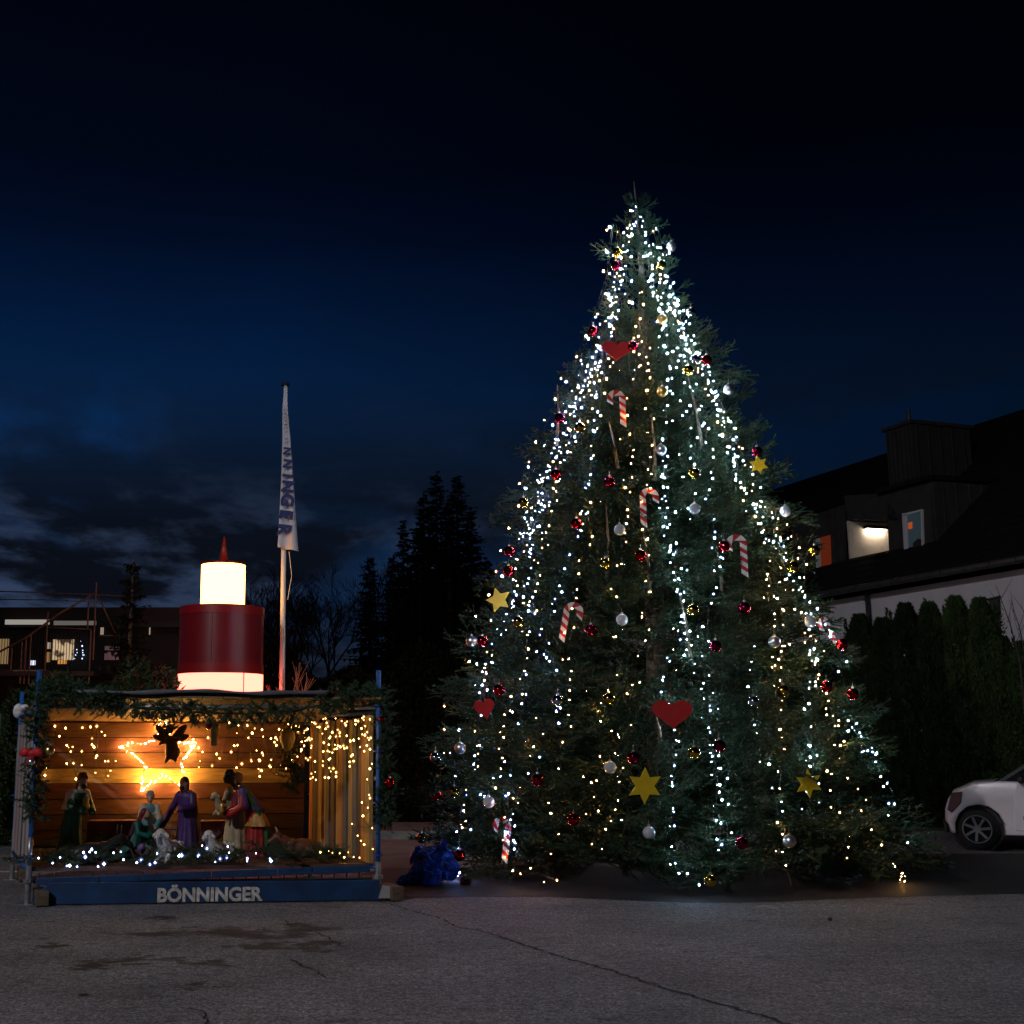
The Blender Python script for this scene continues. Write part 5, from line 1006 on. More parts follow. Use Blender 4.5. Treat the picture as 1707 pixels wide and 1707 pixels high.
def leafy(name, label, cat, c, size, n, seed, m, lsz=.05, group=None, up=.5, shape='oval', core=True):
    """a shrub or thuja: many small leaf sprays through an uneven volume"""
    r = np.random.default_rng(seed); t = thing(name, label, cat, c, 0, group); sx, sy, sz = size
    lumps = [(r.uniform(-.75, .75), r.uniform(-.7, .7), r.uniform(.15, .92), r.uniform(.28, .5)) for _ in range(16)] if shape == 'oval' else None
    P = []
    if shape == 'oval':
        k = r.integers(0, 16, n); L_ = np.array(lumps)[k]; d = unit(r.normal(0, 1, (n, 3))); rad = L_[:, 3] * (.65 + .4 * r.random(n)); P = np.stack([(L_[:, 0] * .8 + d[:, 0] * rad) * sx, (L_[:, 1] * .8 + d[:, 1] * rad) * sy, np.abs(L_[:, 2] * .8 + d[:, 2] * rad * .6) * sz], 1)
    else:
        z = r.random(n) ** .9; a = r.random(n) * 6.283; tip = r.random(n); env = np.minimum(1, (1.02 - z) * 2.4) ** .65 * (.86 + .14 * np.sin(a * 5 + z * 9)); rad = env * (.72 + .3 * tip)
        P = np.stack([np.cos(a) * rad * sx, np.sin(a) * rad * sy, z * sz], 1)
        ns = 12; sa = r.random(ns) * 6.28; sr = r.random(ns) * .6; k = r.integers(0, ns, n // 14); q = r.random(n // 14); P = np.vstack([P, np.stack([np.cos(sa[k]) * sr[k] * sx + r.normal(0, .035, len(k)) * (1.2 - q), np.sin(sa[k]) * sr[k] * sy + r.normal(0, .035, len(k)) * (1.2 - q), sz * (.80 + (.04 + .18 * r.random(ns)[k]) * q)], 1)])
    n = len(P); out = unit(P * np.array([1, 1, 0.0]) + 1e-6); d = unit(out * .6 + np.array([0, 0, up]) + r.normal(0, .35, (n, 3))); s = unit(np.cross(d, r.normal(0, 1, (n, 3)))); l = lsz * (.7 + .8 * r.random(n))[:, None]
    V = np.empty((n, 3, 3)); V[:, 0] = P - s * l * .32; V[:, 1] = P + s * l * .32; V[:, 2] = P + d * l * 1.5
    o = bpy.data.objects.new('foliage', np_mesh('foliage', V.reshape(-1, 3), np.arange(n * 3).reshape(-1, 3), m)); link(o, t)
    mb = MB()
    mb.tube([(0, 0, 0), (.02, 0, sz * .45), (0, 0, sz * .8)], [.05, .035, .012], 6)
    for i in range(7): a = i * .9; mb.tube([(0, 0, .1 * sz), (sx * .4 * math.cos(a), sy * .4 * math.sin(a), sz * .4), (sx * .6 * math.cos(a), sy * .6 * math.sin(a), sz * .72)], [.025, .015, .006], 4)
    mb.build('stems', BARK, t); return t
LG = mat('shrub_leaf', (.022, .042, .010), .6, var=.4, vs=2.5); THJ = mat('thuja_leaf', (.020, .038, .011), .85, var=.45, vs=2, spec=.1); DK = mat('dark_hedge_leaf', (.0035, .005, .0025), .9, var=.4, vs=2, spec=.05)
for i, (px, yt, Y, w, lab) in enumerate([(120, 1108, 18.8, .75, 'green shrub behind the left roof corner of the hut'), (185, 1092, 19.2, .85, 'tallest green shrub left of the giant candle'), (245, 1102, 18.9, .8, 'green shrub nearest the giant candle'), (60, 1125, 19.0, .8, 'green shrub behind the left scaffold posts')]):
    q = at(px, yt, Y); leafy('shrub', lab, 'shrub', (q.x, Y, 0), (w, .7, q.z), 16000, 30 + i, LG, .055, 'green shrubs behind the hut')
for i in range(4):
    q = at(-40 + i * 26, 1165, 19.5); leafy('shrub', ['dark shrub behind the wire fence at the left picture edge', 'dark shrub behind the wire fence, second from the left', 'dark shrub behind the rear left scaffold post', 'dark shrub behind the left side planks of the hut'][i], 'shrub', (q.x, 19.4, 0), (.55, .5, q.z), 7000, 40 + i, LG, .055, 'dark shrubs by the wire fence')
q0, q1 = at(425, 1130, 23.5), at(1470, 1100, 23.5)   # unlit hedge closing the yard
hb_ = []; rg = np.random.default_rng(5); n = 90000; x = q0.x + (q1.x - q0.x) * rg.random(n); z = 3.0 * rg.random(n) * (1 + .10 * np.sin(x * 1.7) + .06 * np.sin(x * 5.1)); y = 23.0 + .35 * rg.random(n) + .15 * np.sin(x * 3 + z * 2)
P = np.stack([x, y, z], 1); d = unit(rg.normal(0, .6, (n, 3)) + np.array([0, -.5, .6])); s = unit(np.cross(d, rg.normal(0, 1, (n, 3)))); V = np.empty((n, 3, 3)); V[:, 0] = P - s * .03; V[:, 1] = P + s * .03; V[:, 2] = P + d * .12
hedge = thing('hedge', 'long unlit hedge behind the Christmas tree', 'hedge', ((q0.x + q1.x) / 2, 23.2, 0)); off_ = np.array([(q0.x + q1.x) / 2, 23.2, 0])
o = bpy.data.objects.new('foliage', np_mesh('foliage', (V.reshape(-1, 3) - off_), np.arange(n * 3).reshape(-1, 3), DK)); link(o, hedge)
mb = MB()
for i in range(40): xx = q0.x + (q1.x - q0.x) * (i + .5) / 40 - off_[0]; mb.tube([(xx, .1, 0), (xx + .1, .1, 1.4), (xx, .12, 2.5)], [.04, .03, .01], 5)
mb.build('stems', BARK, hedge)
TL = ['thuja just behind the right edge of the Christmas tree', 'thuja under the left end of the gutter', 'thuja below the balcony lamp', 'broad thuja under the lit window of the dormer', 'pointed thuja in the middle of the white wall', 'thuja left of the small ground floor window', 'thuja behind the nose of the parked car', 'thuja behind the windscreen of the parked car', 'thuja at the right picture edge behind the car']
for i, (px, yt) in enumerate([(1432, 1010), (1470, 1005), (1508, 990), (1548, 985), (1592, 978), (1632, 985), (1668, 1040), (1705, 1060), (1745, 1045)]):
    Y = 22.2 - (px - 1432) / 300 * 1.6; q = at(px, yt + 20 + RND.uniform(-9, 9), Y); leafy('thuja', TL[i], 'thuja', (q.x, Y, 0), (.56, .5, q.z), 26000, 60 + i, THJ, .036, 'thuja hedge in front of the house', 1.0, 'col')
mb_ = None
for i, (x0, x1, y1) in enumerate([(1690, 1660, 975), (1700, 1685, 1000), (1706, 1712, 1010)]):
    mb = MB(); a, b = at(x0 + 10, 1100, 20.2), at(x1, y1, 20.2); mb.tube([(a.x, 20.2, 0), a, (a + b) / 2 + Vector((.03, 0, 0)), b], [.02, .015, .009, .003], 5)
    for k in range(5): c = a + (b - a) * (.2 + .15 * k); mb.tube([c, c + Vector((RND.uniform(-.25, .25), 0, .35))], [.006, .002], 4)
    mb.build('bare_shrub', BR, label=['bare shoot leaning left before the ground floor window', 'bare shoot in the middle before the white wall', 'bare shoot at the right picture edge before the white wall'][i], cat='bare shrub', group='bare shoots in front of the house')
# wire fence at the left
fe = thing('wire_fence', 'green welded wire fence at the left picture edge', 'fence', (-10.2, 17.2, 0)); M_FG = mat('fence_green', (.012, .04, .02), .5, var=0)
for i in range(3): mb = MB(); mb.box((i * 2.35, 0, .95), (.05, .05, 1.9)); mb.build('post', M_FG, fe)
mb = MB()
for i in range(94): mb.beam((i * .05, 0, .08), (i * .05, 0, 1.85), .005, .005)
for k in range(10): mb.beam((0, -.006, .1 + k * .19), (4.7, -.006, .1 + k * .19), .006, .006)
mb.build('wire_mesh', M_FG, fe)['kind'] = 'stuff'

# ------------------------------------------------------------------ building and stairs at the left
YL = 30.0; b0, b1 = at(-90, 1015, YL), at(312, 1030, YL); zt_ = b0.z
lb = thing('low_building', 'low dark building with a pale lit strip and decorated windows behind the stairs', 'building', (b0.x, YL, 0)); wd_ = b1.x - b0.x
DKW = mat('dark_render', (.035, .030, .027), .85, var=.2, vs=2); 
mb = MB(); mb.box((wd_ / 2, 3, zt_ / 2 - .2), (wd_, 6, zt_ - .4)); mb.build('wall', mat('dark_wall', (.022, .02, .019), .8, var=.2), lb)
mb = MB(); mb.box((wd_ / 2, 2.9, zt_ - .18), (wd_ + .5, 6.6, .35)); mb.build('roof_edge', DKW, lb); mb = MB(); mb.box((wd_ / 2, -.42, zt_ - .42), (wd_ + .3, .06, .14)); mb.build('gutter', mat('dark_steel', (.03, .03, .035), .6, .5), lb)
def panel(px0, py0, px1, py1, name, m, par, Y, th=.04, dy=0, frame=None, label=None):
    a, b = at(px0, py0, Y), at(px1, py1, Y); c = (a + b) / 2 - Vector(par.location) + Vector((0, dy, 0)); mb = MB(); mb.box(c, (abs(b.x - a.x), th, abs(a.z - b.z))); o = mb.build(name, m, par)
    if label: o['label'] = label
    if frame:
        w, h = abs(b.x - a.x), abs(a.z - b.z); mb = MB()
        for sx in (-1, 1): mb.box(c + Vector((sx * (w / 2 + .03), -.01, 0)), (.06, th + .03, h + .12))
        for sz in (-1, 1): mb.box(c + Vector((0, -.01, sz * (h / 2 + .03))), (w, th + .03, .06))
        mb.build('window_frame', frame, o)
    return o
M_WFR = mat('window_frame_dark', (.05, .045, .04), .5, var=0)
panel(9, 1033, 82, 1041, 'light_strip', emis('strip_light', (1, .93, .82), .30), lb, YL - .6); panel(90, 1035, 160, 1042, 'light_strip', emis('strip_light_dim', (1, .9, .8), .11), lb, YL - .6)
panel(-30, 1065, 14, 1107, 'window', emis('window_warm', (1, .62, .28), .22), lb, YL - .06, frame=M_WFR); panel(50, 1101, 60, 1109, 'window', emis('window_white', (.75, .8, 1), 1.2), lb, YL - .06, frame=M_WFR); panel(79, 1071, 85, 1083, 'window', emis('window_cream', (1, .8, .6), .35), lb, YL - .06, frame=M_WFR)
panel(78, 1086, 84, 1104, 'window', emis('window_amber', (1, .55, .2), .25), lb, YL - .06, frame=M_WFR); panel(97, 1099, 112, 1107, 'window', emis('window_orange', (1, .42, .08), .6), lb, YL - .06, frame=M_WFR)
for x0, x1, y0 in [(20, 60, 1117), (38, 60, 1120)]: pass
panel(22, 1118, 62, 1120.5, 'window_sill', emis('sill_glow', (1, .8, .55), .25), lb, YL - .15)
for x in (168, 171, 249): panel(x, 1046, x + 1.2, 1058, 'window', emis('slit_light', (1, .8, .6), .3), lb, YL - .06)
pn = panel(88, 1066, 122, 1100, 'window_picture', None or mat('paper_lit', (.6, .5, .38), .8), lb, YL - .1)
# lit paper picture with a plain painted pattern
m_ = bpy.data.materials.new('lit_paper_picture'); m_.use_nodes = True; nt = m_.node_tree; N = nt.nodes; L = nt.links; bb = N['Principled BSDF']; tc = N.new('ShaderNodeTexCoord'); vo = N.new('ShaderNodeTexNoise'); vo.inputs['Scale'].default_value = 5.5; vo.inputs['Detail'].default_value = 3; L.new(tc.outputs['Object'], vo.inputs['Vector'])
rp = N.new('ShaderNodeValToRGB'); L.new(vo.outputs[0], rp.inputs[0]); rp.color_ramp.elements[0].position = .42; rp.color_ramp.elements[0].color = (.10, .055, .03, 1); rp.color_ramp.elements[1].position = .55; rp.color_ramp.elements[1].color = (1, .72, .42, 1)
L.new(rp.outputs[0], bb.inputs['Base Color']); L.new(rp.outputs[0], bb.inputs['Emission Color']); bb.inputs['Emission Strength'].default_value = .55; pn.data.materials.clear(); pn.data.materials.append(m_)
p2 = panel(175, 1077, 199, 1100, 'window_picture', mat('pink_paper', (.20, .12, .13), .8, var=.5, vs=6, emit=(.5, .28, .30), es=.12), lb, YL - .1)
P = [tuple(at(x, y, YL - .15) - Vector(lb.location)) for x, y in [(128, 1083), (129, 1088), (135, 1069), (137, 1077), (138, 1084), (138, 1088), (124, 1098), (137, 1098), (126, 1092), (139, 1092)]]
ob = bpy.data.objects.new('fairy_lights', bulbs_mesh(P, .022, emis('fairy_blue', (.5, .65, 1), 3))); link(ob, lb); ob['kind'] = 'stuff'
M_RUST = mat('rusty_rail', (.16, .10, .07), .6, .4, var=.3, vs=20)
YS = 26.0; sr = thing('stair_railing', 'rusty brown stair and landing railing with thin uprights in front of the low building', 'railing', at(160, 1118, YS).xy.to_3d()); so0 = Vector(sr.location)
def rl(name, pts, r): mb = MB(); mb.tube([at(x, y, YS) - so0 for x, y in pts], r, 6); mb.build(name, M_RUST, sr, True)
rl('handrail', [(-20, 1097), (45, 1062), (100, 1022), (157, 990)], .022); rl('handrail', [(-30, 985), (80, 988), (155, 991), (215, 994)], .014); rl('handrail', [(-30, 999), (80, 1000), (150, 1003)], .012); rl('handrail', [(162, 990), (175, 1018), (193, 1057)], .018); rl('handrail', [(80, 1046), (152, 1049)], .014); rl('handrail', [(165, 1060), (196, 1059)], .014); rl('handrail', [(-20, 1117), (80, 1117)], .016)
for x, y0, y1 in [(161, 970, 1100), (152, 1049, 1140), (44, 1062, 1140), (37, 1070, 1140), (52, 1056, 1140), (148, 1000, 1048), (20, 1080, 1120), (80, 1020, 1120)]: mb = MB(); q = at(x, y0, YS) - so0; q1_ = at(x, y1, YS) - so0; mb.tube([(q.x, 0, q1_.z), (q.x, 0, q.z)], .02, 6); mb.build('upright', M_RUST, sr)
mb = MB()
for i in range(34): x = -10 + i * 4.7; q, q1_ = at(x, 1050, YS) - so0, at(x, 1117, YS) - so0; mb.beam((q.x, .02, q1_.z), (q.x, .02, q.z), .012, .012)
mb.build('bars', mat('dark_steel', (.03, .03, .035), .6, .5), sr)['kind'] = 'stuff'
mb = MB(); q = at(-60, 1118, YS) - so0; q1_ = at(158, 1118, YS) - so0; mb.box(((q.x + q1_.x) / 2, .8, q.z - .06), (q1_.x - q.x, 1.8, .1)); mb.build('landing', DKW, sr)
for x in (0, 155): q = at(x, 1120, YS) - so0; mb = MB(); mb.beam((q.x, .8, 0), (q.x, .8, q.z - .12), .12, .12); mb.build('support', DKW, sr)

# ------------------------------------------------------------------ the house at the right
k_ = 1.3; HN = Vector((10.6 * k_ / 1.0 * 1.0, 20.4 * k_, 0)); HN = Vector((9.9 * 1.0714 * 1.3 / 1.0, 19.05 * 1.0714 * 1.3, 0)); HE = Vector((-.316, .949, 0)).normalized(); HR = Vector((.949, .316, 0)).normalized()
SK = 1.0714 * 1.3; ZE = EYE + 2.8 * SK; ZR = EYE + 6.6 * SK; WR = 4.5 * SK
hs = thing('house', 'dark roofed white house with timber clad dormers, a lit balcony and chimney at the right', 'house', HN)
def hp(s, w, z): return HE * s + HR * w + Z3 * z     # local: s along the eave away from us, w into the house
def HPX(px, py, w): return hit(px, py, HN + HR * w, HR) - HN
def sl(p): return p.dot(HE)
s0, s1 = -7.0, 26.0
M_RW = mat('white_render', (.62, .59, .62), .85, var=.08, vs=1.5, bump=.3); M_RF = mat('dark_roof_tile', (.010, .009, .009), .85, spec=.12, var=.3, vs=3); M_CL = mat('dark_timber_cladding', (.030, .027, .026), .8, var=.3, vs=4); M_GU = mat('zinc_gutter', (.06, .055, .055), .5, .4, var=.3)
def hbox(s_a, s_b, w_a, w_b, z_a, z_b, name, m, par=None, bevel=0):
    mb = MB(); mb.hexa([hp(s_a, w_a, z_a), hp(s_b, w_a, z_a), hp(s_b, w_b, z_a), hp(s_a, w_b, z_a), hp(s_a, w_a, z_b), hp(s_b, w_a, z_b), hp(s_b, w_b, z_b), hp(s_a, w_b, z_b)]); return mb.build(name, m, par or hs, bevel=bevel)
hbox(s0 + .3, s1 - .3, .5, 2 * WR - .5, 0, ZE - .05, 'wall', M_RW)
rise = (ZR - ZE) / WR
wD = 1.1; _sf = sl(HPX(1415, 940, wD)); wB = (hit(1499, 868, HN + HE * _sf, HE) - HN).dot(HR); oS0, oS1 = sl(HPX(1498, 868, wD)) - .8, sl(HPX(1415, 940, wD))
def rslab(mb, sa, sb, wa, wb): mb.hexa([hp(sa, wa, ZE + rise * wa), hp(sb, wa, ZE + rise * wa), hp(sb, wb, ZE + rise * wb), hp(sa, wb, ZE + rise * wb), hp(sa, wa, ZE + rise * wa + .2), hp(sb, wa, ZE + rise * wa + .2), hp(sb, wb, ZE + rise * wb + .2), hp(sa, wb, ZE + rise * wb + .2)])
mb = MB(); rslab(mb, s0, oS0, 0, WR); rslab(mb, oS1, s1, 0, WR); rslab(mb, oS0, oS1, 0, wD); rslab(mb, oS0, oS1, wB + .06, WR); roof = mb.build('roof', M_RF, hs); roof['kind'] = 'stuff'
mb = MB(); mb.hexa([hp(s0, 2 * WR, ZE), hp(s1, 2 * WR, ZE), hp(s1, WR, ZR - .01), hp(s0, WR, ZR - .01), hp(s0, 2 * WR, ZE + .2), hp(s1, 2 * WR, ZE + .2), hp(s1, WR, ZR + .19), hp(s0, WR, ZR + .19)]); mb.build('rear_roof', M_RF, hs)
mb = MB()
for sx in (s0 + .32, s1 - .32): mb = MB(); mb.prism([(.5, 0), (2 * WR - .5, 0), (WR, (WR - .5) * rise)], hp(sx, 0, ZE - .05), HR, Z3, HE, .05); mb.build('gable', M_RW, hs)
mb = MB(); nr = 26      # tile courses as real steps
for i in range(nr):
    w0 = WR * i / nr; z = ZE + .2 + rise * w0; [mb.beam(hp(sa, w0 + .02, z + .012), hp(sb, w0 + .02, z + .012), .05, .03) for sa, sb in (((s0, oS0), (oS1, s1)) if wD < w0 + .1 < wB + .1 else ((s0, s1),))]
o_ = mb.build('tile_course', M_RF, roof); o_['kind'] = 'stuff'
mb = MB(); mb.tube([hp(s0, -.10, ZE + .06), hp(s1, -.10, ZE + .06)], .085, 8); gt = mb.build('gutter', M_GU, hs, True)
for i in range(43):
    mb = MB(); s = s0 + .4 + i * .76; mb.tube([hp(s - .02, -.10, ZE + .06), hp(s + .02, -.10, ZE + .06)], .098, 8); mb.build('gutter_bracket', M_GU, gt)
def dormer_wall(w, pts, name, m, par=None):   # vertical piece facing the yard, outline in picture points
    q = [HPX(x, y, w) for x, y in pts]; mb = MB(); mb.prism([(sl(p), p.z) for p in q], hp(0, w, 0), HE, Z3, HR, .06); return mb.build(name, m, par or hs)
wD = 1.1
# recessed balcony between two clad fronts
L1 = dormer_wall(wD, [(1322, 870), (1408, 842), (1412, 990), (1400, 975), (1322, 985)], 'dormer_front', M_CL)
def clad(x0, x1, yt0, yt1, yb0, yb1, w, n, par):
    for i in range(n):
        t = (i + .5) / n; x = x0 + (x1 - x0) * t; a, b = HPX(x, yt0 + (yt1 - yt0) * t, w - .05), HPX(x, yb0 + (yb1 - yb0) * t, w - .05); b = Vector((a.x, a.y, b.z)); mb = MB(); mb.beam(b, a, .035, .03, HR); mb.build('cladding_batten', M_CL, par)
clad(1325, 1408, 869, 842, 984, 975, wD, 7, L1)
wi = dormer_wall(wD - .04, [(1368, 897), (1384, 892), (1386, 948), (1370, 952)], 'window', emis('dormer_orange', (1, .14, .05), .085)); dormer_wall(wD - .07, [(1361, 899), (1367, 897), (1369, 953), (1362, 955)], 'shutter_edge', mat('white_frame', (.55, .55, .58), .5, var=0))
dormer_wall(wD - .05, [(1354, 953), (1386, 945), (1387, 958), (1356, 966)], 'window_board', mat('red_brown_board', (.20, .05, .03), .7))
D2 = dormer_wall(wD, [(1480, 818), (1552, 802), (1558, 915), (1506, 928), (1503, 856), (1482, 860)], 'dormer_front', M_CL)
D2b = dormer_wall(wD, [(1481, 858), (1502, 856), (1506, 928), (1484, 930)], 'dormer_front', M_CL)
a = HPX(1552, 802, wD); b = HPX(1558, 915, wD); sA = sl(a)
# cheek of the dormer running back into the roof
wE = (a.z - ZE - .2) / rise + .2
mb = MB(); mb.prism([(wD, b.z - .1), (wE, a.z), (wD, a.z)], hp(sA - .02, 0, 0), HR, Z3, HE, .06); chk = mb.build('dormer_cheek', M_CL, hs)
dr = MB(); sB = sl(HPX(1478, 818, wD)); dr.hexa([hp(sA - .15, wD - .25, a.z), hp(sB + .15, wD - .25, a.z), hp(sB + .15, wE + .5, a.z + .12), hp(sA - .15, wE + .5, a.z + .12), hp(sA - .15, wD - .25, a.z + .12), hp(sB + .15, wD - .25, a.z + .12), hp(sB + .15, wE + .5, a.z + .24), hp(sA - .15, wE + .5, a.z + .24)]); dr.build('dormer_roof', M_RF, hs)
for x in (1575, 1600, 1625):
    p = HPX(x, 806, wD + (x - 1552) * .05); 
for i in range(5): w = wD + .35 + i * .5; mb = MB(); zt2 = a.z; zb2 = ZE + .2 + rise * w; 
for i in range(4): 
    w = wD + .3 + i * .42; zb2 = ZE + .22 + rise * w
    if zb2 < a.z - .05: mb = MB(); mb.beam(hp(sA - .06, w, zb2), hp(sA - .06, w, a.z), .03, .03, HE); mb.build('cladding_batten', M_CL, chk)
wn = dormer_wall(wD - .03, [(1512, 857), (1536, 851), (1538, 916), (1514, 922)], 'window', mat('window_glass', (.04, .07, .08), .05, var=.3, vs=1.5, emit=(.12, .20, .24), es=.10, spec=.8))
for pts in ([(1505, 856), (1512, 855), (1515, 924), (1509, 926)], [(1505, 857), (1537, 849), (1537, 852), (1506, 861)], [(1509, 926), (1540, 919), (1540, 914), (1509, 920)], [(1536, 849), (1538, 849), (1540, 919), (1538, 919)]): dormer_wall(wD - .06, pts, 'window_frame', mat('white_frame', (.55, .55, .58), .5, var=0), wn)
dormer_wall(wD - .055, [(1515, 872), (1521, 870), (1521, 881), (1516, 882)], 'paper_lantern', emis('red_lamp', (1, .18, .04), .35), wn)
dormer_wall(wD - .055, [(1523, 905), (1532, 898), (1538, 900), (1538, 914), (1524, 917)], 'plant_silhouette', M_CL, wn)
# balcony recess
M_BW = mat('balcony_plaster', (.55, .50, .44), .85, var=.08, vs=8, bump=.6, bs=25); print('WB', wB)
lo, hi = HPX(1415, 940, wD), HPX(1498, 868, wD); sN, sFar = sl(hi), sl(lo); zLo, zHi = HPX(1450, 945, wD).z - .1, HPX(1450, 868, wD).z
hbox(sN - .8, sFar + .0, wB, wB + .06, zLo, zHi + .15, 'balcony_wall', M_BW); hbox(sFar - .07, sFar - .005, wD + .02, wB - .005, zLo, zHi + .15, 'balcony_side', M_BW)
dormer_wall(wD, [(1408, 826), (1480, 822), (1499, 868), (1415, 866)], 'dormer_lintel', M_CL); hbox(sN - .8, sFar, wD + .04, wB, zHi + .16, zHi + .22, 'balcony_ceiling', M_CL); hbox(sN - .8, sFar + .05, wD + .04, wB, zLo - .1, zLo, 'balcony_floor', M_BW)
mb = MB()
pa, pb = [hit(x, 881, HN + HE * (sFar - .15), HE) - HN for x in (1443, 1478)]; wa_, wb_, zl_ = pa.dot(HR), pb.dot(HR), pa.z
hbox(sFar - .22, sFar - .072, wa_, wb_, zl_, zl_ + .09, 'wall_lamp', mat('black_iron', (.015, .015, .015), .5, .6)); hbox(sFar - .19, sFar - .09, wa_ + .04, wb_ - .04, zl_ - .03, zl_ - .002, 'lamp_tube', emis('balcony_tube', (1, .80, .58), 42))
rA, rB = HPX(1415, 940, wD - .05), HPX(1500, 922, wD - .05)
for dz in (0, -.28): mb = MB(); mb.beam(Vector((rA.x, rA.y, rA.z + dz)), Vector((rB.x, rB.y, rA.z + dz)), .06, .16 if dz == 0 else .05); mb.build('balcony_rail', M_CL, hs)
for t in (0, .33, .66, 1): q = rA + (Vector((rB.x, rB.y, rA.z)) - rA) * t; mb = MB(); mb.beam(q - Z3 * .8, q, .05, .05); mb.build('baluster', M_CL, hs)
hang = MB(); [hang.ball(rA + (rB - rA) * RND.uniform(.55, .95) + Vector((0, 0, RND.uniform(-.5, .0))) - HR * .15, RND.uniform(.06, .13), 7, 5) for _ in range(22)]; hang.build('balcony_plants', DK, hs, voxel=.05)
# clad chimney shaft
c0, c1 = HPX(1476, 720, 2.2), HPX(1518, 708, 2.2); sC0, sC1 = sl(c1), sl(c0); zc0 = HPX(1500, 712, 2.2).z; z_lo = ZE + rise * 1.8
hbox(sC0, sC1, 2.2, 2.2 + 2.0, z_lo, zc0, 'chimney', M_CL); ch = COL.objects[-1] if False else hs.children[-1]
for i in range(6): s = sC0 + (sC1 - sC0) * (i + .5) / 6; mb = MB(); mb.beam(hp(s, 2.17, z_lo), hp(s, 2.17, zc0 - .05), .04, .03, HR); mb.build('cladding_batten', M_CL, hs)
for i in range(5): w = 2.35 + i * .4; mb = MB(); mb.beam(hp(sC0 - .03, w, z_lo), hp(sC0 - .03, w, zc0 - .05), .03, .04, HR); mb.build('cladding_batten', M_CL, hs)
hbox(sC0 - .08, sC1 + .08, 2.12, 4.28, zc0 + .002, zc0 + .10, 'chimney_cap', M_GU); q = hp((sC0 + sC1) / 2, 2.6, 0); mb = MB(); mb.tube([(q.x, q.y, zc0), (q.x, q.y, zc0 + .55)], [.09, .05], 8); mb.build('flue', M_GU, hs)
# ground floor window and downpipe
sw = dormer_wall(.48, [(1650, 998), (1666, 994), (1668, 1052), (1652, 1055)], 'window', mat('window_dark', (.05, .055, .05), .2, var=.2)); dormer_wall(.44, [(1646, 998), (1667, 993), (1667, 996), (1646, 1001)], 'window_lintel', M_CL)
dp = HPX(1446, 1010, .3); mb = MB(); mb.tube([(dp.x, dp.y, 0), (dp.x, dp.y, ZE)], .055, 8); mb.build('downpipe', M_GU, hs, True)

# ------------------------------------------------------------------ the parked car
cg = gnd(1632, 1419); ca = thing('parked_car', 'white compact car parked at the right edge, nose to the left', 'car', (cg.x, cg.y, 0), math.radians(-28))
WH = mat('white_car_paint', (.55, .53, .56), .28, var=.02, coat=.6, spec=.5); BLK = mat('black_trim', (.012, .012, .013), .55, var=0); GLS = mat('car_glass', (.01, .012, .014), .04, var=0, spec=.8); TYR = mat('tyre_rubber', (.015, .015, .016), .85, var=.1); ALU = mat('alloy', (.35, .35, .37), .3, .9, var=.1)
LW, WB_, WR_ = 3.75, 2.42, .30   # local x = 0 at the front wheel, +x to the rear; y 0 side to us
def arch(cx, r, n=9): return [(cx + r * math.cos(a), WR_ + r * math.sin(a)) for a in np.linspace(math.pi + .25, -.25, n)]
low = [(-.40, .26), (-.43, .40), (-.42, .56), (-.37, .70), (-.28, .84), (-.06, .94), (.32, .98), (.62, .97), (3.00, 1.0), (3.13, .92), (3.16, .45), (3.08, .24)]
ar2 = [(x, z) for x, z in arch(WB_, .345)][::-1]; ar1 = [(x, z) for x, z in arch(0, .345)][::-1]
out = low + [(x, z) for x, z in ar2 if z > .2] + [(x, z) for x, z in ar1 if z > .2]
out = [p for p in out]
def side_body(outline, y0, y1, inset, name, m):
    """body shell whose flanks bulge: five slices across the width"""
    mb = MB(); n = len(outline); ys = [0, .06, .16, .5, .84, .94, 1.0]; sc = [inset, .985, 1.0, 1.0, 1.0, .985, inset]; cx_ = sum(p[0] for p in outline) / n; vs = []
    for u, s in zip(ys, sc):
        for x, z in outline: vs.append((cx_ + (x - cx_) * s, y0 + (y1 - y0) * u, .62 + (z - .62) * s))
    fs = [(i * n + j, (i + 1) * n + j, (i + 1) * n + (j + 1) % n, i * n + (j + 1) % n) for i in range(len(ys) - 1) for j in range(n)] + [tuple(range(n)), tuple(len(vs) - n + j for j in range(n))[::-1]]
    mb.add(vs, fs); o = mb.build(name, m, ca, smooth=False); bm = bmesh.new(); bm.from_mesh(o.data); bmesh.ops.recalc_face_normals(bm, faces=bm.faces); bm.to_mesh(o.data); bm.free()
    b = o.modifiers.new('b', 'BEVEL'); b.width = .018; b.segments = 2; b.limit_method = 'ANGLE'; b.angle_limit = .4; o.data.polygons.foreach_set('use_smooth', [True] * len(o.data.polygons)); return o
body = side_body(out, 0, 1.62, .955, 'body', WH)
def cabin(outline, name, m, y0, y1, tin):
    mb = MB(); n = len(outline); vs = []; zb_ = .96
    for s in (0, 1):
        for x, z in outline: t = (z - zb_) / .5; y = (y0 + tin * t) if s == 0 else (y1 - tin * t); vs.append((x, y, z))
    mb.add(vs, [tuple(range(n))[::-1], tuple(range(n, 2 * n))] + [(j, (j + 1) % n, n + (j + 1) % n, n + j) for j in range(n)]); return mb.build(name, m, ca, bevel=.02)
cabin([(.24, .955), (2.98, .99), (2.70, 1.40), (1.20, 1.43), (1.0, 1.40)], 'windows', GLS, .07, 1.55, .17)
cabin([(.98, 1.395), (2.72, 1.395), (2.60, 1.47), (1.9, 1.51), (1.25, 1.50), (1.05, 1.45)], 'roof', WH, .06, 1.56, .16)
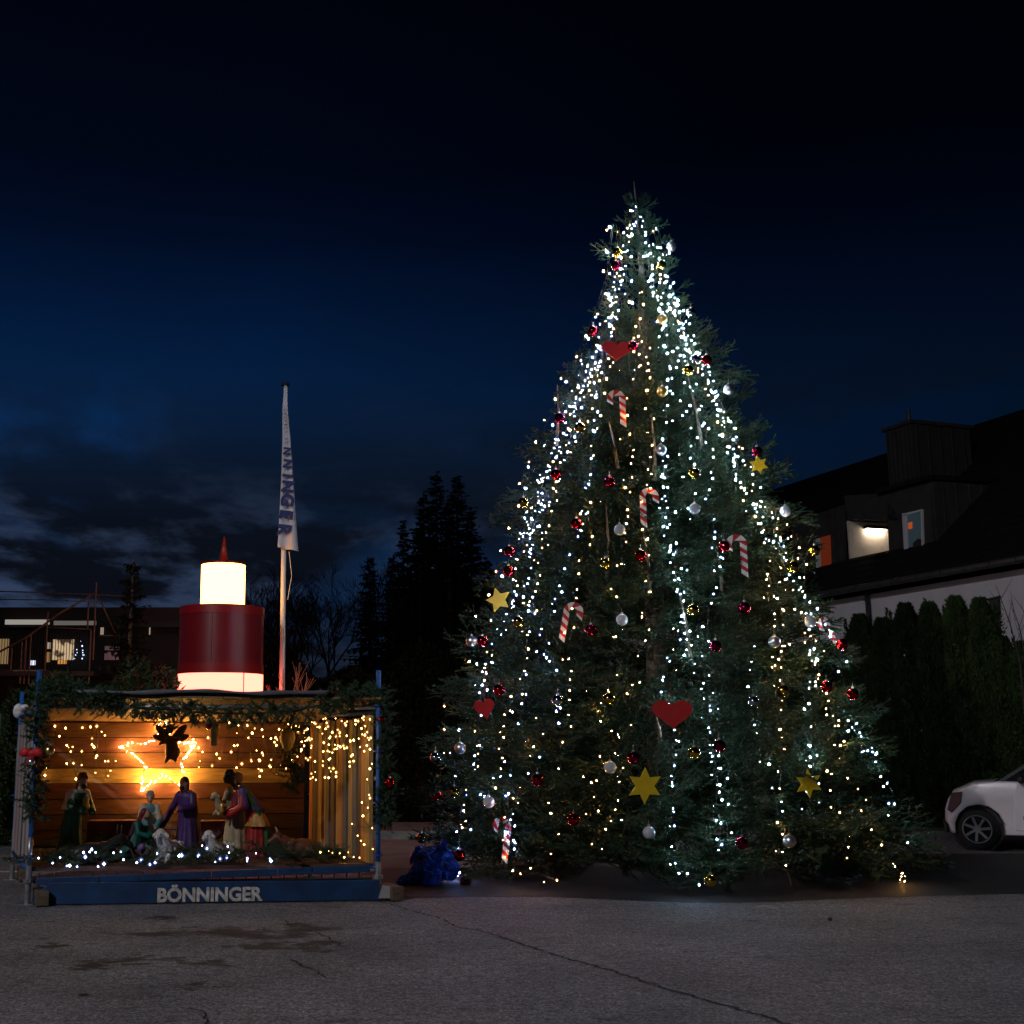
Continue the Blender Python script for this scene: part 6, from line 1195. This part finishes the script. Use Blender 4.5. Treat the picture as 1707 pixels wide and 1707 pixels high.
for x0, x1, xt0, xt1 in [(.30, .38, .98, 1.07), (1.45, 1.53, 1.50, 1.57), (2.45, 3.0, 2.35, 2.72)]:
    mb = MB(); mb.hexa([(x0, .055, .96), (x1, .055, .96), (x1, .09, .96), (x0, .09, .96), (xt0, .205, 1.41), (xt1, .205, 1.41), (xt1, .24, 1.41), (xt0, .24, 1.41)]); mb.build('pillar', BLK if x0 < 2 else WH, ca)
for cx_ in (0, WB_):
    for y in (.02, 1.60):
        wt = thing('wheel', None, None, (cx_, y, WR_)); wt.parent = ca; sg = -1 if y < 1 else 1
        mb = MB(); pr_ = [(.0, .17), (.02, .25), (.05, .292), (.12, .30), (.17, .292), (.19, .25), (.19, .17)]; vs = []; n = 36
        for yy, r in pr_:
            for j in range(n): a = 6.2832 * j / n; vs.append((r * math.cos(a), -sg * yy * 1.0, r * math.sin(a)))
        mb.add(vs, [(i * n + j, i * n + (j + 1) % n, (i + 1) * n + (j + 1) % n, (i + 1) * n + j) for i in range(len(pr_) - 1) for j in range(n)]); mb.build('tyre', TYR, wt, True)
        mb = MB(); mb.tube([(0, -sg * .10, 0), (0, -sg * .11, 0)], .19, 28); mb.build('brake_disc', BLK, wt)
        mb = MB(); mb.tube([(0, -sg * .015, 0), (0, -sg * .05, 0)], .05, 14)
        for k in range(7): a = 6.2832 * k / 7; mb.beam((.03 * math.cos(a), -sg * .03, .03 * math.sin(a)), (.185 * math.cos(a + .08), -sg * .02, .185 * math.sin(a + .08)), .034, .02, (0, 1, 0))
        n2 = 28; rr = [(.0, .18), (.0, .195), (.05, .19), (.05, .175)]; vs = [(r * math.cos(6.2832 * j / n2), -sg * yy, r * math.sin(6.2832 * j / n2)) for yy, r in rr for j in range(n2)]; mb.add(vs, [(i * n2 + j, i * n2 + (j + 1) % n2, ((i + 1) % 4) * n2 + (j + 1) % n2, ((i + 1) % 4) * n2 + j) for i in range(4) for j in range(n2)]); mb.build('rim', ALU, wt)
    mb = MB(); mb.tube([(cx_, .10, WR_), (cx_, 1.52, WR_)], .335, 26); mb.build('wheel_well', BLK, ca)
def strip3(pts, y, w, name, m): mb = MB(); [mb.beam((a[0], y, a[1]), (b[0], y, b[1]), .012, w, (0, 0, 1)) for a, b in zip(pts, pts[1:])]; return mb.build(name, m, ca)
mb = MB(); mb.prism([(-.37, .56), (-.30, .80), (-.15, .82), (-.18, .66), (-.31, .52)], (0, .012, 0), (1, 0, 0), (0, 0, 1), (0, 1, 0), .05); mb.build('headlight', mat('headlight_glass', (.10, .05, .055), .08, var=.2, spec=.8), ca, bevel=.01)
mb = MB(); mb.prism([(-.42, .24), (-.375, .24), (-.375, .36), (-.44, .42)], (0, .81, 0), (1, 0, 0), (0, 0, 1), (0, 1, 0), 1.58); mb.build('bumper_insert', BLK, ca, bevel=.01)
do = MB(); do.prism([(.48, .30), (1.50, .28), (1.50, .955), (.56, .955), (.50, .70)], (0, -.0035, 0), (1, 0, 0), (0, 0, 1), (0, 1, 0), .012); dor = do.build('door', WH, ca, bevel=.006)
mb = MB(); mb.beam((.60, -.02, .47), (1.46, -.02, .465), .02, .05, (0, 0, 1)); mb.build('door_strip', BLK, dor, bevel=.005); mb = MB(); mb.beam((1.28, -.03, .82), (1.42, -.03, .82), .02, .025, (0, 0, 1)); mb.build('handle', BLK, dor)
mb = MB(); mb.box((.72, -.013, .76), (.12, .006, .12)); sg_ = mb.build('logo_plate', mat('sign_blue', (.01, .10, .42), .5, var=0), dor)
tm = text_mesh('logo_letter', 'B', .12, mat('sign_pale', (.35, .42, .55), .5, var=0), .004, .001); ob = bpy.data.objects.new('logo_letter', tm); link(ob, sg_); ob.matrix_local = Matrix.Translation((.69, -.018, .72)) @ Matrix.Rotation(math.pi / 2, 4, 'X')
mb = MB(); mb.box((1.05, -.0125, .77), (.46, .004, .055)); mb.box((1.08, -.0125, .64), (.46, .004, .055)); mb.build('sign_text', mat('sign_navy', (.02, .035, .12), .6, var=.3, vs=30), dor)
mb = MB(); mb.ball((.62, -.09, 1.00), (.06, .09, .06), 12, 8); mb.beam((.64, .02, .95), (.62, -.05, .98), .03, .03); mb.build('mirror', BLK, ca, True)
mb = MB(); mb.box((1.3, .80, .30), (3.2, 1.4, .18)); mb.build('underbody', BLK, ca)
